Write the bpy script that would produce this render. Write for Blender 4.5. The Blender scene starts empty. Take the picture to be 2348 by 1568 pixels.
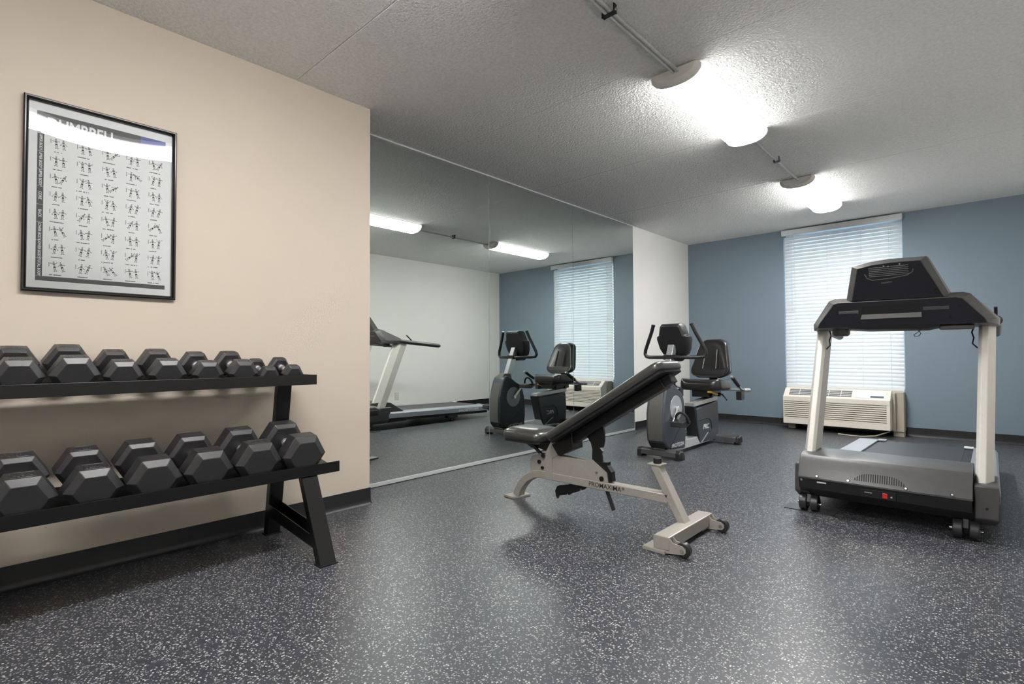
import bpy, bmesh, math, random
from mathutils import Vector, Matrix, Euler
random.seed(7)
C = bpy.context.scene.collection
SC = bpy.context.scene
R = math.radians

# ------------------------------------------------------------------ camera
H = 2.44                      # ceiling height
CAMZ = 0.9082
cam_d = bpy.data.cameras.new('camera')
cam_d.sensor_width = 36.0
cam_d.lens = 18.234
cam_d.clip_start = 0.02
cam = bpy.data.objects.new('camera', cam_d)
C.objects.link(cam)
_f = Vector((-0.678854, 0.733889, 0.023751))
_r = Vector((0.734009, 0.679122, -0.004860))
_u = Vector((0.019696, -0.014134, 0.999706))
cam.matrix_world = Matrix(((_r.x, _u.x, -_f.x, 0.0), (_r.y, _u.y, -_f.y, 0.0), (_r.z, _u.z, -_f.z, CAMZ), (0, 0, 0, 1)))
SC.camera = cam

# ------------------------------------------------------------------ world, light, exposure
world = bpy.data.worlds.new('overcast_sky')
SC.world = world
world.use_nodes = True
_bg = world.node_tree.nodes['Background']
_bg.inputs[0].default_value = (0.58, 0.80, 1.0, 1)
_bg.inputs[1].default_value = 9.0
LENS_STRENGTH = 55.0
LENS_COLOR = (1.0, 0.985, 0.955)
pd = bpy.data.lights.new('window_portal', 'AREA')
pd.shape = 'RECTANGLE'; pd.size = 1.2; pd.size_y = 1.95
pd.cycles.is_portal = True
po = bpy.data.objects.new('window_portal', pd)
C.objects.link(po)
po.location = (-1.295, 7.30, 1.43)
po.rotation_euler = (R(-90), 0, 0)
SC.view_settings.view_transform = 'Standard'
SC.view_settings.look = 'None'
SC.view_settings.exposure = 0.20
SC.view_settings.gamma = 1.0
SC.view_settings.use_curve_mapping = False
SC.cycles.use_denoising = True
SC.cycles.max_bounces = 9
SC.cycles.diffuse_bounces = 5
SC.cycles.glossy_bounces = 5
SC.cycles.transparent_max_bounces = 12
SC.cycles.sample_clamp_indirect = 8.0
SC.cycles.caustics_reflective = False
SC.cycles.caustics_refractive = False

# ------------------------------------------------------------------ materials
def lin(c):
    return tuple(((v / 255) / 12.92 if v / 255 <= 0.04045 else ((v / 255 + 0.055) / 1.055) ** 2.4) for v in c)

def mat(name, rgb, rough=0.5, metal=0.0, spec=0.5, var=0.04, scale=30.0, bump=0.0, bump_scale=200.0, coat=0.0, bump_dist=0.002):
    m = bpy.data.materials.new(name); m.use_nodes = True
    nt = m.node_tree; N = nt.nodes; L = nt.links
    p = N['Principled BSDF']
    col = lin(rgb)
    tc = N.new('ShaderNodeTexCoord')
    nz = N.new('ShaderNodeTexNoise'); nz.inputs['Scale'].default_value = scale; nz.inputs['Detail'].default_value = 3
    L.new(tc.outputs['Object'], nz.inputs['Vector'])
    rp = N.new('ShaderNodeValToRGB')
    rp.color_ramp.elements[0].position = 0.3; rp.color_ramp.elements[1].position = 0.7
    rp.color_ramp.elements[0].color = tuple(c * (1 - var) for c in col) + (1,)
    rp.color_ramp.elements[1].color = tuple(min(1, c * (1 + var)) for c in col) + (1,)
    L.new(nz.outputs['Fac'], rp.inputs['Fac']); L.new(rp.outputs['Color'], p.inputs['Base Color'])
    p.inputs['Roughness'].default_value = rough
    p.inputs['Metallic'].default_value = metal
    p.inputs['Specular IOR Level'].default_value = spec
    p.inputs['Coat Weight'].default_value = coat
    if bump > 0:
        n2 = N.new('ShaderNodeTexNoise'); n2.inputs['Scale'].default_value = bump_scale; n2.inputs['Detail'].default_value = 2
        L.new(tc.outputs['Object'], n2.inputs['Vector'])
        b = N.new('ShaderNodeBump'); b.inputs['Strength'].default_value = bump; b.inputs['Distance'].default_value = bump_dist
        L.new(n2.outputs['Fac'], b.inputs['Height']); L.new(b.outputs['Normal'], p.inputs['Normal'])
    return m

def emit_mat(name, rgb, strength, side=0.06):
    """prismatic diffuser lit by tubes along its middle: brightest underneath, dimmer on the upright sides"""
    m = bpy.data.materials.new(name); m.use_nodes = True
    nt = m.node_tree; N = nt.nodes; L = nt.links; p = N['Principled BSDF']
    p.inputs['Base Color'].default_value = (0.9, 0.9, 0.9, 1)
    p.inputs['Emission Color'].default_value = tuple(rgb) + (1,)
    p.inputs['Roughness'].default_value = 0.4
    ge = N.new('ShaderNodeNewGeometry'); sx = N.new('ShaderNodeSeparateXYZ'); L.new(ge.outputs['Normal'], sx.inputs[0])
    mr = N.new('ShaderNodeMapRange'); mr.inputs['From Min'].default_value = -0.85; mr.inputs['From Max'].default_value = -0.30
    mr.inputs['To Min'].default_value = strength; mr.inputs['To Max'].default_value = strength * side
    L.new(sx.outputs[2], mr.inputs['Value']); L.new(mr.outputs[0], p.inputs['Emission Strength'])
    return m

def glass_mat(name, tint=(1, 1, 1), rough=0.0):
    m = bpy.data.materials.new(name); m.use_nodes = True
    nt = m.node_tree; N = nt.nodes; L = nt.links
    for n in list(N): N.remove(n)
    out = N.new('ShaderNodeOutputMaterial'); mx = N.new('ShaderNodeMixShader')
    fr = N.new('ShaderNodeFresnel'); fr.inputs['IOR'].default_value = 1.5
    tr = N.new('ShaderNodeBsdfTransparent'); tr.inputs['Color'].default_value = tuple(tint) + (1,)
    gl = N.new('ShaderNodeBsdfGlossy'); gl.inputs['Roughness'].default_value = rough
    L.new(fr.outputs[0], mx.inputs[0]); L.new(tr.outputs[0], mx.inputs[1]); L.new(gl.outputs[0], mx.inputs[2])
    L.new(mx.outputs[0], out.inputs['Surface'])
    return m

def floor_mat():
    m = bpy.data.materials.new('speckled_rubber'); m.use_nodes = True
    nt = m.node_tree; N = nt.nodes; L = nt.links
    p = N['Principled BSDF']
    tc = N.new('ShaderNodeTexCoord')
    # ragged fleck outlines: coordinates nudged by a fine noise
    nz = N.new('ShaderNodeTexNoise'); nz.inputs['Scale'].default_value = 140; nz.inputs['Detail'].default_value = 2
    L.new(tc.outputs['Object'], nz.inputs['Vector'])
    sub = N.new('ShaderNodeVectorMath'); sub.operation = 'SUBTRACT'; sub.inputs[1].default_value = (0.5, 0.5, 0.5)
    L.new(nz.outputs['Color'], sub.inputs[0])
    sc = N.new('ShaderNodeVectorMath'); sc.operation = 'SCALE'; sc.inputs['Scale'].default_value = 0.006
    L.new(sub.outputs[0], sc.inputs[0])
    add = N.new('ShaderNodeVectorMath'); add.operation = 'ADD'
    L.new(tc.outputs['Object'], add.inputs[0]); L.new(sc.outputs[0], add.inputs[1])
    base = lin((50, 53, 60))
    prev = None
    for scale, thr, size, bright in ((120.0, 0.82, 0.34, 0.50), (190.0, 0.80, 0.40, 0.32)):
        v = N.new('ShaderNodeTexVoronoi'); v.voronoi_dimensions = '2D'; v.inputs['Scale'].default_value = scale
        L.new(add.outputs[0], v.inputs['Vector'])
        s = N.new('ShaderNodeSeparateColor'); L.new(v.outputs['Color'], s.inputs[0])
        g = N.new('ShaderNodeMath'); g.operation = 'GREATER_THAN'; g.inputs[1].default_value = thr; L.new(s.outputs[0], g.inputs[0])
        d = N.new('ShaderNodeMath'); d.operation = 'LESS_THAN'; d.inputs[1].default_value = size; L.new(v.outputs['Distance'], d.inputs[0])
        a = N.new('ShaderNodeMath'); a.operation = 'MULTIPLY'; L.new(g.outputs[0], a.inputs[0]); L.new(d.outputs[0], a.inputs[1])
        br = N.new('ShaderNodeMapRange'); br.inputs['To Min'].default_value = bright * 0.45; br.inputs['To Max'].default_value = bright
        L.new(s.outputs[1], br.inputs['Value'])
        mx = N.new('ShaderNodeMix'); mx.data_type = 'RGBA'
        L.new(a.outputs[0], mx.inputs['Factor'])
        if prev is None:
            n3 = N.new('ShaderNodeTexNoise'); n3.inputs['Scale'].default_value = 60; L.new(tc.outputs['Object'], n3.inputs['Vector'])
            rp = N.new('ShaderNodeValToRGB')
            rp.color_ramp.elements[0].position = 0.35; rp.color_ramp.elements[1].position = 0.65
            rp.color_ramp.elements[0].color = tuple(c * 0.8 for c in base) + (1,)
            rp.color_ramp.elements[1].color = tuple(c * 1.2 for c in base) + (1,)
            L.new(n3.outputs['Fac'], rp.inputs['Fac']); L.new(rp.outputs['Color'], mx.inputs['A'])
        else:
            L.new(prev.outputs['Result'], mx.inputs['A'])
        cc = N.new('ShaderNodeCombineColor')
        for i in range(3): L.new(br.outputs[0], cc.inputs[i])
        L.new(cc.outputs[0], mx.inputs['B'])
        prev = mx
    L.new(prev.outputs['Result'], p.inputs['Base Color'])
    p.inputs['Roughness'].default_value = 0.39
    p.inputs['Specular IOR Level'].default_value = 0.7
    b = N.new('ShaderNodeBump'); b.inputs['Strength'].default_value = 0.12; b.inputs['Distance'].default_value = 0.001
    n4 = N.new('ShaderNodeTexNoise'); n4.inputs['Scale'].default_value = 260; L.new(tc.outputs['Object'], n4.inputs['Vector'])
    L.new(n4.outputs['Fac'], b.inputs['Height']); L.new(b.outputs['Normal'], p.inputs['Normal'])
    return m

def slat_mat():
    m = bpy.data.materials.new('white_slat'); m.use_nodes = True
    nt = m.node_tree; N = nt.nodes; L = nt.links
    p = N['Principled BSDF']; out = N['Material Output']
    tc = N.new('ShaderNodeTexCoord'); nz = N.new('ShaderNodeTexNoise'); nz.inputs['Scale'].default_value = 12
    L.new(tc.outputs['Object'], nz.inputs['Vector'])
    rp = N.new('ShaderNodeValToRGB')
    rp.color_ramp.elements[0].color = (0.80, 0.82, 0.83, 1); rp.color_ramp.elements[1].color = (0.86, 0.88, 0.89, 1)
    L.new(nz.outputs['Fac'], rp.inputs['Fac']); L.new(rp.outputs['Color'], p.inputs['Base Color'])
    p.inputs['Roughness'].default_value = 0.45
    t = N.new('ShaderNodeBsdfTranslucent'); t.inputs['Color'].default_value = (0.80, 0.86, 0.90, 1)
    mx = N.new('ShaderNodeMixShader'); mx.inputs[0].default_value = 0.12
    L.new(p.outputs[0], mx.inputs[1]); L.new(t.outputs[0], mx.inputs[2]); L.new(mx.outputs[0], out.inputs['Surface'])
    return m

M = {}
M['floor'] = floor_mat()
M['cream'] = mat('cream_paint', (195, 183, 169), 0.55, var=0.015, scale=3, bump=0.25, bump_scale=120, spec=0.35)
M['offwhite'] = mat('pale_paint', (236, 234, 229), 0.55, var=0.015, scale=3, bump=0.25, bump_scale=120, spec=0.35)
M['blue'] = mat('blue_grey_paint', (126, 142, 155), 0.55, var=0.015, scale=3, bump=0.2, bump_scale=120, spec=0.35)
M['ceiling'] = mat('stippled_plaster', (243, 243, 242), 0.85, var=0.07, scale=70, bump=1.0, bump_scale=85, spec=0.25, bump_dist=0.010)
M['base'] = mat('black_vinyl', (28, 28, 31), 0.42, var=0.1)
M['trimwhite'] = mat('white_trim', (225, 228, 230), 0.4, var=0.02)
M['channel'] = mat('brushed_channel', (214, 217, 217), 0.3, metal=0.4, var=0.02)
M['mirror'] = mat('mirror_silver', (226, 232, 229), 0.0, metal=1.0, var=0.002)
M['mirroredge'] = mat('mirror_edge', (120, 140, 135), 0.2, var=0.02)
M['lampbase'] = mat('white_enamel', (236, 233, 228), 0.45, var=0.02)
M['lens'] = emit_mat('lit_diffuser', LENS_COLOR, LENS_STRENGTH)
M['galv'] = mat('galvanised_steel', (196, 196, 194), 0.4, metal=0.25, var=0.1, scale=60)
M['rackblack'] = mat('black_powder_coat', (11, 11, 12), 0.30, var=0.1, spec=0.4)
M['rubber'] = mat('black_rubber', (40, 39, 41), 0.36, var=0.12, scale=45, bump=0.10, bump_scale=240, spec=0.6)
M['chrome'] = mat('chrome', (238, 238, 240), 0.22, metal=0.85, var=0.01)
M['silver'] = mat('silver_powder_coat', (168, 164, 156), 0.38, metal=0.25, var=0.04, scale=50)
M['leather'] = mat('black_vinyl_upholstery', (34, 33, 33), 0.30, var=0.08, bump=0.12, bump_scale=160, spec=0.6)
M['padleather'] = mat('grey_black_upholstery', (52, 51, 49), 0.30, var=0.06, bump=0.10, bump_scale=160, spec=0.8, coat=0.15)
M['under'] = mat('black_board', (13, 13, 14), 0.6, var=0.1)
M['blacksteel'] = mat('black_steel', (15, 15, 16), 0.4, var=0.1)
M['blackplastic'] = mat('black_plastic', (27, 27, 30), 0.42, var=0.08)
M['consoleblack'] = mat('console_plastic', (27, 28, 37), 0.38, var=0.06)
M['greyplastic'] = mat('dark_grey_plastic', (72, 71, 72), 0.36, var=0.05)
M['midgrey'] = mat('grey_plastic', (88, 86, 85), 0.38, var=0.05)
M['rim'] = mat('console_rim_plastic', (66, 65, 65), 0.36, var=0.05)
M['ivory'] = mat('ivory_paint', (214, 211, 204), 0.42, var=0.02)
M['rail'] = mat('silver_rail', (168, 172, 180), 0.34, metal=0.45, var=0.03)
M['belt'] = mat('running_belt', (46, 46, 50), 0.42, var=0.1, bump=0.2, bump_scale=400)
M['beltedge'] = mat('belt_edge', (36, 37, 42), 0.4, var=0.06)
M['bluegrey'] = mat('slate_plastic', (66, 72, 80), 0.38, var=0.05)  # bluish tint paints window light on the shroud sides
M['shroudlit'] = mat('lamplit_shroud_plastic', (92, 90, 88), 0.36, var=0.05)  # shroud plastic again, lighter and warmer to paint lamp light on its front
M['disc'] = mat('grey_disc', (176, 180, 186), 0.35, metal=0.3, var=0.06, scale=120)
M['alu'] = mat('aluminium', (196, 199, 202), 0.3, metal=0.6, var=0.04)
M['yellow'] = mat('yellow_plastic', (214, 178, 40), 0.4, var=0.04)
M['red'] = mat('red_switch', (215, 40, 38), 0.3, var=0.05)
M['white'] = mat('white_print', (225, 228, 230), 0.5, var=0.02)
M['screw'] = mat('zinc_screw', (190, 190, 192), 0.25, metal=0.9, var=0.05)
M['acwhite'] = mat('almond_plastic', (232, 225, 214), 0.42, var=0.02)
M['acgrey'] = mat('grey_grille', (84, 92, 104), 0.45, var=0.05)
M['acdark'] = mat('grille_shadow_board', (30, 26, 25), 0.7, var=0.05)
M['sleeve'] = mat('sleeve_metal', (176, 168, 152), 0.5, var=0.05)
M['slat'] = slat_mat()
M['cordwhite'] = mat('white_cord', (226, 230, 232), 0.6, var=0.02)
M['glass'] = glass_mat('window_glass', (0.95, 0.98, 0.98))
M['posterglass'] = glass_mat('picture_glass', (0.97, 0.98, 0.98))
M['frame'] = mat('black_frame', (24, 22, 24), 0.22, var=0.06, spec=0.6)
M['paper'] = mat('poster_paper', (238, 239, 240), 0.6, var=0.01)
M['ink'] = mat('print_ink', (46, 44, 46), 0.6, var=0.1)
M['inkgrey'] = mat('print_grey_ink', (128, 128, 130), 0.6, var=0.1)
M['headink'] = mat('print_header_ink', (76, 74, 78), 0.6, var=0.05)
M['blueink'] = mat('print_blue_ink', (88, 96, 160), 0.6, var=0.1)
M['outlet'] = mat('outlet_plastic', (206, 200, 186), 0.4, var=0.02)
M['matrubber'] = mat('mat_rubber', (60, 62, 66), 0.45, var=0.1)
M['outside'] = mat('pale_ground', (170, 172, 168), 0.8, var=0.1)

# ------------------------------------------------------------------ mesh builder
class MB:
    def __init__(s): s.v = []; s.f = []
    def _add(s, vs, fs):
        o = len(s.v); s.v += [tuple(q) for q in vs]; s.f += [tuple(i + o for i in f) for f in fs]; return s
    def box(s, x0, x1, y0, y1, z0, z1):
        return s._add([(x0, y0, z0), (x1, y0, z0), (x1, y1, z0), (x0, y1, z0), (x0, y0, z1), (x1, y0, z1), (x1, y1, z1), (x0, y1, z1)],
                      [(0, 3, 2, 1), (4, 5, 6, 7), (0, 1, 5, 4), (1, 2, 6, 5), (2, 3, 7, 6), (3, 0, 4, 7)])
    def prism(s, poly, vec):
        n = len(poly); v = Vector(vec)
        a = [Vector(q) for q in poly]; b = [q + v for q in a]
        return s._add(a + b, [tuple(range(n))[::-1], tuple(range(n, 2 * n))] + [(i, (i + 1) % n, n + (i + 1) % n, n + i) for i in range(n)])
    def loft(s, rings, caps=True, closed=True):
        n = len(rings[0]); vs = [q for r in rings for q in r]; fs = []
        for k in range(len(rings) - 1):
            for i in range(n if closed else n - 1):
                j = (i + 1) % n
                fs.append((k * n + i, k * n + j, (k + 1) * n + j, (k + 1) * n + i))
        if caps:
            fs.append(tuple(range(n))[::-1]); fs.append(tuple((len(rings) - 1) * n + i for i in range(n)))
        return s._add(vs, fs)
    def tube(s, pts, r, n=12, caps=True, sx=1.0):
        P = [Vector(q) for q in pts]; rs = r if isinstance(r, (list, tuple)) else [r] * len(P)
        T = []
        for i in range(len(P)):
            if i == 0: t = P[1] - P[0]
            elif i == len(P) - 1: t = P[-1] - P[-2]
            else: t = (P[i + 1] - P[i]).normalized() + (P[i] - P[i - 1]).normalized()
            T.append(t.normalized())
        up = Vector((0, 0, 1)) if abs(T[0].z) < 0.9 else Vector((1, 0, 0))
        a = T[0].cross(up).normalized(); rings = []
        for i in range(len(P)):
            a = (a - T[i] * a.dot(T[i])).normalized(); b = T[i].cross(a)
            rings.append([P[i] + (a * math.cos(2 * math.pi * k / n) * sx + b * math.sin(2 * math.pi * k / n)) * rs[i] for k in range(n)])
        return s.loft(rings, caps)
    def cyl(s, p0, p1, r, n=20, r1=None):
        return s.tube([p0, p1], [r, r if r1 is None else r1], n)
    def sphere(s, c, rx, ry=None, rz=None, nu=16, nv=10):
        ry = ry or rx; rz = rz or rx; c = Vector(c); rings = []
        for j in range(1, nv):
            a = math.pi * j / nv
            rings.append([c + Vector((rx * math.sin(a) * math.cos(2 * math.pi * i / nu), ry * math.sin(a) * math.sin(2 * math.pi * i / nu), -rz * math.cos(a))) for i in range(nu)])
        return s.loft(rings, True)
    def bar(s, p0, p1, w, d, side=(0, 1, 0)):
        """rectangular bar from p0 to p1: w along 'side', d across"""
        p0 = Vector(p0); p1 = Vector(p1); t = (p1 - p0).normalized(); a = Vector(side); a = (a - t * a.dot(t)).normalized(); b = t.cross(a)
        c = [a * w / 2 + b * d / 2, a * -w / 2 + b * d / 2, a * -w / 2 - b * d / 2, a * w / 2 - b * d / 2]
        return s.loft([[p0 + q for q in c], [p1 + q for q in c]])
    def sweep(s, pts, w, d, side=(0, 1, 0)):
        P = [Vector(q) for q in pts]; a = Vector(side); rings = []
        for i in range(len(P)):
            t = (P[min(i + 1, len(P) - 1)] - P[max(i - 1, 0)]).normalized(); b = t.cross(a).normalized()
            rings.append([P[i] + a * w / 2 + b * d / 2, P[i] - a * w / 2 + b * d / 2, P[i] - a * w / 2 - b * d / 2, P[i] + a * w / 2 - b * d / 2])
        return s.loft(rings)

def link_mesh(name, mb, m, parent=None, base=(0, 0, 0), smooth=35, bevel=0.0, seg=2, mesh=None, subsurf=0):
    if mesh is None:
        mesh = bpy.data.meshes.new(name); b = Vector(base)
        mesh.from_pydata([Vector(q) - b for q in mb.v], [], mb.f)
        bm = bmesh.new(); bm.from_mesh(mesh); bmesh.ops.recalc_face_normals(bm, faces=bm.faces); bm.to_mesh(mesh); bm.free()
        if smooth:
            mesh.shade_smooth(); mesh.set_sharp_from_angle(angle=R(smooth))
        mesh.materials.append(m)
    o = bpy.data.objects.new(name, mesh); C.objects.link(o)
    if parent is not None: o.parent = parent
    if subsurf:
        sm = o.modifiers.new('subsurf', 'SUBSURF'); sm.levels = subsurf; sm.render_levels = subsurf
    if bevel > 0:
        bv = o.modifiers.new('bevel', 'BEVEL'); bv.width = bevel; bv.segments = seg; bv.limit_method = 'ANGLE'; bv.angle_limit = R(35)
    return o

class Thing:
    """an Empty at the thing's base; part() takes world coordinates"""
    def __init__(s, name, label, cat, loc, group=None, rot=0):
        s.o = bpy.data.objects.new(name, None); C.objects.link(s.o); s.loc = Vector(loc); s.o.location = loc
        s.o['label'] = label; s.o['category'] = cat
        if group: s.o['group'] = group
    def part(s, name, mb, m, label=None, **k):
        o = link_mesh(name, mb, m, s.o, s.loc, **k)
        if label: o['label'] = label
        return o
    def sub(s, par, name, mb, m, **k):
        return link_mesh(name, mb, m, par, s.loc, **k)
    def text(s, name, body, size, m, pos, rot, align='LEFT', offset=0.0, extrude=0.0004, par=None, sx=1.0, shear=0.0, space=1.0):
        cu = bpy.data.curves.new(name, 'FONT'); cu.body = body; cu.size = size; cu.extrude = extrude; cu.offset = offset
        cu.align_x = align; cu.align_y = 'CENTER'; cu.shear = shear; cu.space_character = space; cu.resolution_u = 3
        cu.materials.append(m)
        tmp = bpy.data.objects.new(name, cu); C.objects.link(tmp)
        me = bpy.data.meshes.new_from_object(tmp.evaluated_get(bpy.context.evaluated_depsgraph_get()))
        bpy.data.objects.remove(tmp); bpy.data.curves.remove(cu)
        if not me.materials: me.materials.append(m)
        o = bpy.data.objects.new(name, me); C.objects.link(o); o.parent = par or s.o
        o.location = Vector(pos) - s.loc; o.rotation_euler = tuple(R(a) for a in rot); o.scale = (sx, 1, 1)
        return o

def struct(name, mb, m, parent=None, label=None, **k):
    o = link_mesh(name, mb, m, parent, **k)
    if parent is None:
        o['kind'] = 'structure'
        if label: o['label'] = label
    return o

def tag(o, label, cat, group=None):
    o['label'] = label; o['category'] = cat
    if group: o['group'] = group
    return o

# ------------------------------------------------------------------ room shell
XL, XM, XR, YC, YB, YF = -2.817, -3.130, 0.607, 1.755, 7.062, -3.9
struct('floor', MB().box(-3.4, 0.8, YF - 0.2, YB + 0.3, -0.06, 0.0), M['floor'], label='dark grey rubber floor with pale flecks', smooth=0)
ceil = struct('ceiling', MB().box(-3.4, 0.8, YF - 0.2, YB + 0.3, H + 0.012, H + 0.15), M['ceiling'], label='stippled pale grey plank ceiling', smooth=0)
seams = [YF - 0.1, -2.34, -1.14, 0.06, 1.287, 2.505, 3.715, 4.935, 6.155, YB + 0.2]
for i in range(len(seams) - 1):
    dz = (0.0, 0.0, 0.0, 0.001, -0.0008, 0.0006, 0.0, -0.0006, 0.0008)[i]
    struct('ceiling_panel', MB().box(-3.3, 0.75, seams[i] + 0.0012, seams[i + 1] - 0.0012, H + dz, H + 0.02), M['ceiling'], parent=ceil, smooth=0, bevel=0.0022, seg=1)
struct('wall_left', MB().box(-3.4, XL, YF - 0.2, YC, 0, H + 0.02), M['cream'], label='cream wall behind the dumbbell rack', smooth=0, bevel=0.004)
struct('wall_recess', MB().box(-3.4, XM, YC, YB + 0.3, 0, H + 0.02), M['offwhite'], label='pale recessed wall that carries the mirror', smooth=0)
struct('wall_right', MB().box(XR, 0.8, YF - 0.2, YB + 0.3, 0, H + 0.02), M['offwhite'], label='pale cream wall on the right beside the treadmill', smooth=0)
struct('wall_front', MB().box(-3.4, 0.8, YF - 0.2, YF, 0, H + 0.02), M['offwhite'], label='pale wall far behind the camera', smooth=0)
WX0, WX1, WZ0, WZ1 = -1.893, -0.697, 0.46, 2.40
wb = MB().box(XM - .05, WX0, YB, YB + .22, 0, H + .02).box(WX1, XR + .05, YB, YB + .22, 0, H + .02).box(WX0, WX1, YB, YB + .22, 0, WZ0).box(WX0, WX1, YB, YB + .22, WZ1, H + .02)
struct('wall_back', wb, M['blue'], label='blue-grey accent wall with the window', smooth=0)
HB = 0.097
def cove(pts_outer, axis):  # vinyl cove base: flat strip with a flared toe
    return pts_outer
def baseboard(name, a, b, nrm, label):
    a = Vector(a); b = Vector(b); n = Vector(nrm)
    prof = [(0, 0), (0.016, 0.0), (0.011, 0.005), (0.006, 0.014), (0.004, 0.03), (0.0035, HB), (0, HB)]
    mb = MB().loft([[p + n * q[0] + Vector((0, 0, q[1])) for q in prof] for p in (a, b)])
    struct(name, mb, M['base'], label=label)
baseboard('baseboard_left', (XL, YF, 0), (XL, YC, 0), (1, 0, 0), 'black vinyl baseboard under the dumbbell rack')
baseboard('baseboard_recess', (XM, 5.53, 0), (XM, YB, 0), (1, 0, 0), 'short black baseboard between mirror and back wall')
baseboard('baseboard_back', (XM, YB, 0), (XR, YB, 0), (0, -1, 0), 'black vinyl baseboard along the blue-grey wall')
baseboard('baseboard_right', (XR, YF, 0), (XR, YB, 0), (-1, 0, 0), 'black vinyl baseboard along the right wall')
baseboard('baseboard_return', (XM, YC, 0), (XL + .0035, YC, 0), (0, 1, 0), 'black baseboard on the end of the cream wall')

# window: frame with sash bars and panes
win = struct('window_1', MB().box(WX0, WX0 + .05, YB + .12, YB + .18, WZ0, WZ1).box(WX1 - .05, WX1, YB + .12, YB + .18, WZ0, WZ1)
             .box(WX0 + .05, WX1 - .05, YB + .12, YB + .18, WZ1 - .05, WZ1).box(WX0 + .05, WX1 - .05, YB + .12, YB + .18, WZ0, WZ0 + .06), M['trimwhite'], label='tall window behind the white blind', smooth=0)
link_mesh('sash_bar', MB().box(WX0 + .05, WX1 - .05, YB + .125, YB + .17, 1.42, 1.465), M['trimwhite'], win, smooth=0)
for z0, z1 in ((WZ0 + .06, 1.42), (1.465, WZ1 - .05)):
    link_mesh('pane', MB().box(WX0 + .05, WX1 - .05, YB + .148, YB + .152, z0, z1), M['glass'], win, smooth=0)

# ------------------------------------------------------------------ wall mirror
t = Thing('wall_mirror', 'large three-panel frameless wall mirror reaching from floor to ceiling', 'mirror', (XM, 3.65, 0))
YM1 = 5.512
for y0, y1 in ((YC + .006, 3.091), (3.095, 4.294), (4.298, YM1)):
    t.part('mirror_panel', MB().box(XM + .0005, XM + .006, y0, y1, 0.026, H - 0.008), M['mirror'], smooth=0)
t.part('bottom_channel', MB().box(XM + .0005, XM + .012, YC + .004, YM1, 0.004, 0.03), M['channel'], smooth=0, bevel=.002)
t.part('top_channel', MB().box(XM + .0005, XM + .010, YC + .004, YM1, H - .012, H - .002), M['channel'], smooth=0, bevel=.001)
for y in (3.093, 4.296):
    t.part('panel_joint', MB().box(XM + .0005, XM + .005, y - .002, y + .002, 0.026, H - .008), M['mirroredge'], smooth=0)

# ------------------------------------------------------------------ ceiling lights
def ceiling_light(y0, label):
    L_, x0, x1 = 1.175, -1.362, -1.085
    xc = (x0 + x1) / 2; hw = (x1 - x0) / 2
    t = Thing('ceiling_light', label, 'light', (xc, y0 + L_ / 2, H), group='wraparound lights along the ceiling conduit')
    ZT = H - .010
    def arc(k, y, ins=0.0):
        """wraparound section: short upright sides, shallow curved underside"""
        pts = []
        for i in range(k + 1):
            a = math.pi * i / k
            c_ = math.cos(a); s_ = math.sin(a)
            pts.append((xc + (hw - ins) * math.copysign(abs(c_) ** .80, c_), y, ZT - .006 - (.068 - ins) * s_ ** .95))
        return [(xc + hw - ins, y, ZT)] + pts + [(xc - hw + ins, y, ZT)]
    t.part('mounting_plate', MB().box(x0 + .03, x1 - .03, y0 + .02, y0 + L_ - .02, ZT + .001, H), M['lampbase'], smooth=0, bevel=.002)
    t.part('gear_tray', MB().box(x0 + .010, x1 - .010, y0 + .03, y0 + L_ - .03, ZT - .004, ZT + .001), M['lampbase'], smooth=0)
    k = 22
    t.part('diffuser', MB().loft([arc(k, y0 + .045, .003), arc(k, y0 + L_ - .045, .003)]), M['lens'])
    for ya, yb in ((y0, y0 + .045), (y0 + L_, y0 + L_ - .045)):
        rings = [arc(k, ya + (yb - ya) * f, ins) for f, ins in ((0.0, .020), (.22, .008), (.5, .001), (1, 0))]
        t.part('end_cap', MB().loft(rings), M['lampbase'])
    return t
ceiling_light(0.205, 'lit ceiling light above the rack, seen only as a glare in the poster glass')
ceiling_light(-2.18, 'unseen ceiling light added behind the camera as front fill')  # added unseen lamp, brightens surfaces that face the camera
ceiling_light(2.60, 'large lit wraparound ceiling light nearest the camera in view')
ceiling_light(4.98, 'smaller looking lit ceiling light farther back, near the window')

def conduit(label, y0, y1, xs, clamp_y):
    t = Thing('electrical_conduit', label, 'conduit', (-1.21, (y0 + y1) / 2, H), group='conduit runs between the ceiling lights')
    for x, z in xs:
        t.part('pipe', MB().cyl((x, y0, z), (x, y1, z), 0.0085, 12), M['galv'])
    for cy in clamp_y:
        x0, x1 = xs[0][0] - .022, xs[-1][0] + .022
        zb = xs[0][1]
        c = t.part('clamp', MB().box(x0 + .004, x1 - .004, cy - .012, cy + .012, zb - .012, zb - .009).box(x0 + .002, x0 + .006, cy - .012, cy + .012, zb - .014, H).box(x1 - .006, x1 - .002, cy - .012, cy + .012, zb - .014, H), M['blacksteel'], smooth=0)
        for xa in (x0, x1): t.sub(c, 'bolt', MB().cyl((xa - .005, cy, zb), (xa + .005, cy, zb), .009, 8), M['screw'])
conduit('pair of galvanised pipes on the ceiling leading to the nearer light', 1.38, 2.605, ((-1.222, H - .028), (-1.199, H - .028)), (1.95,))
conduit('thin single galvanised pipe on the ceiling between the two visible lights', 3.775, 4.985, ((-1.205, H - .03),), (4.36,))

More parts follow.
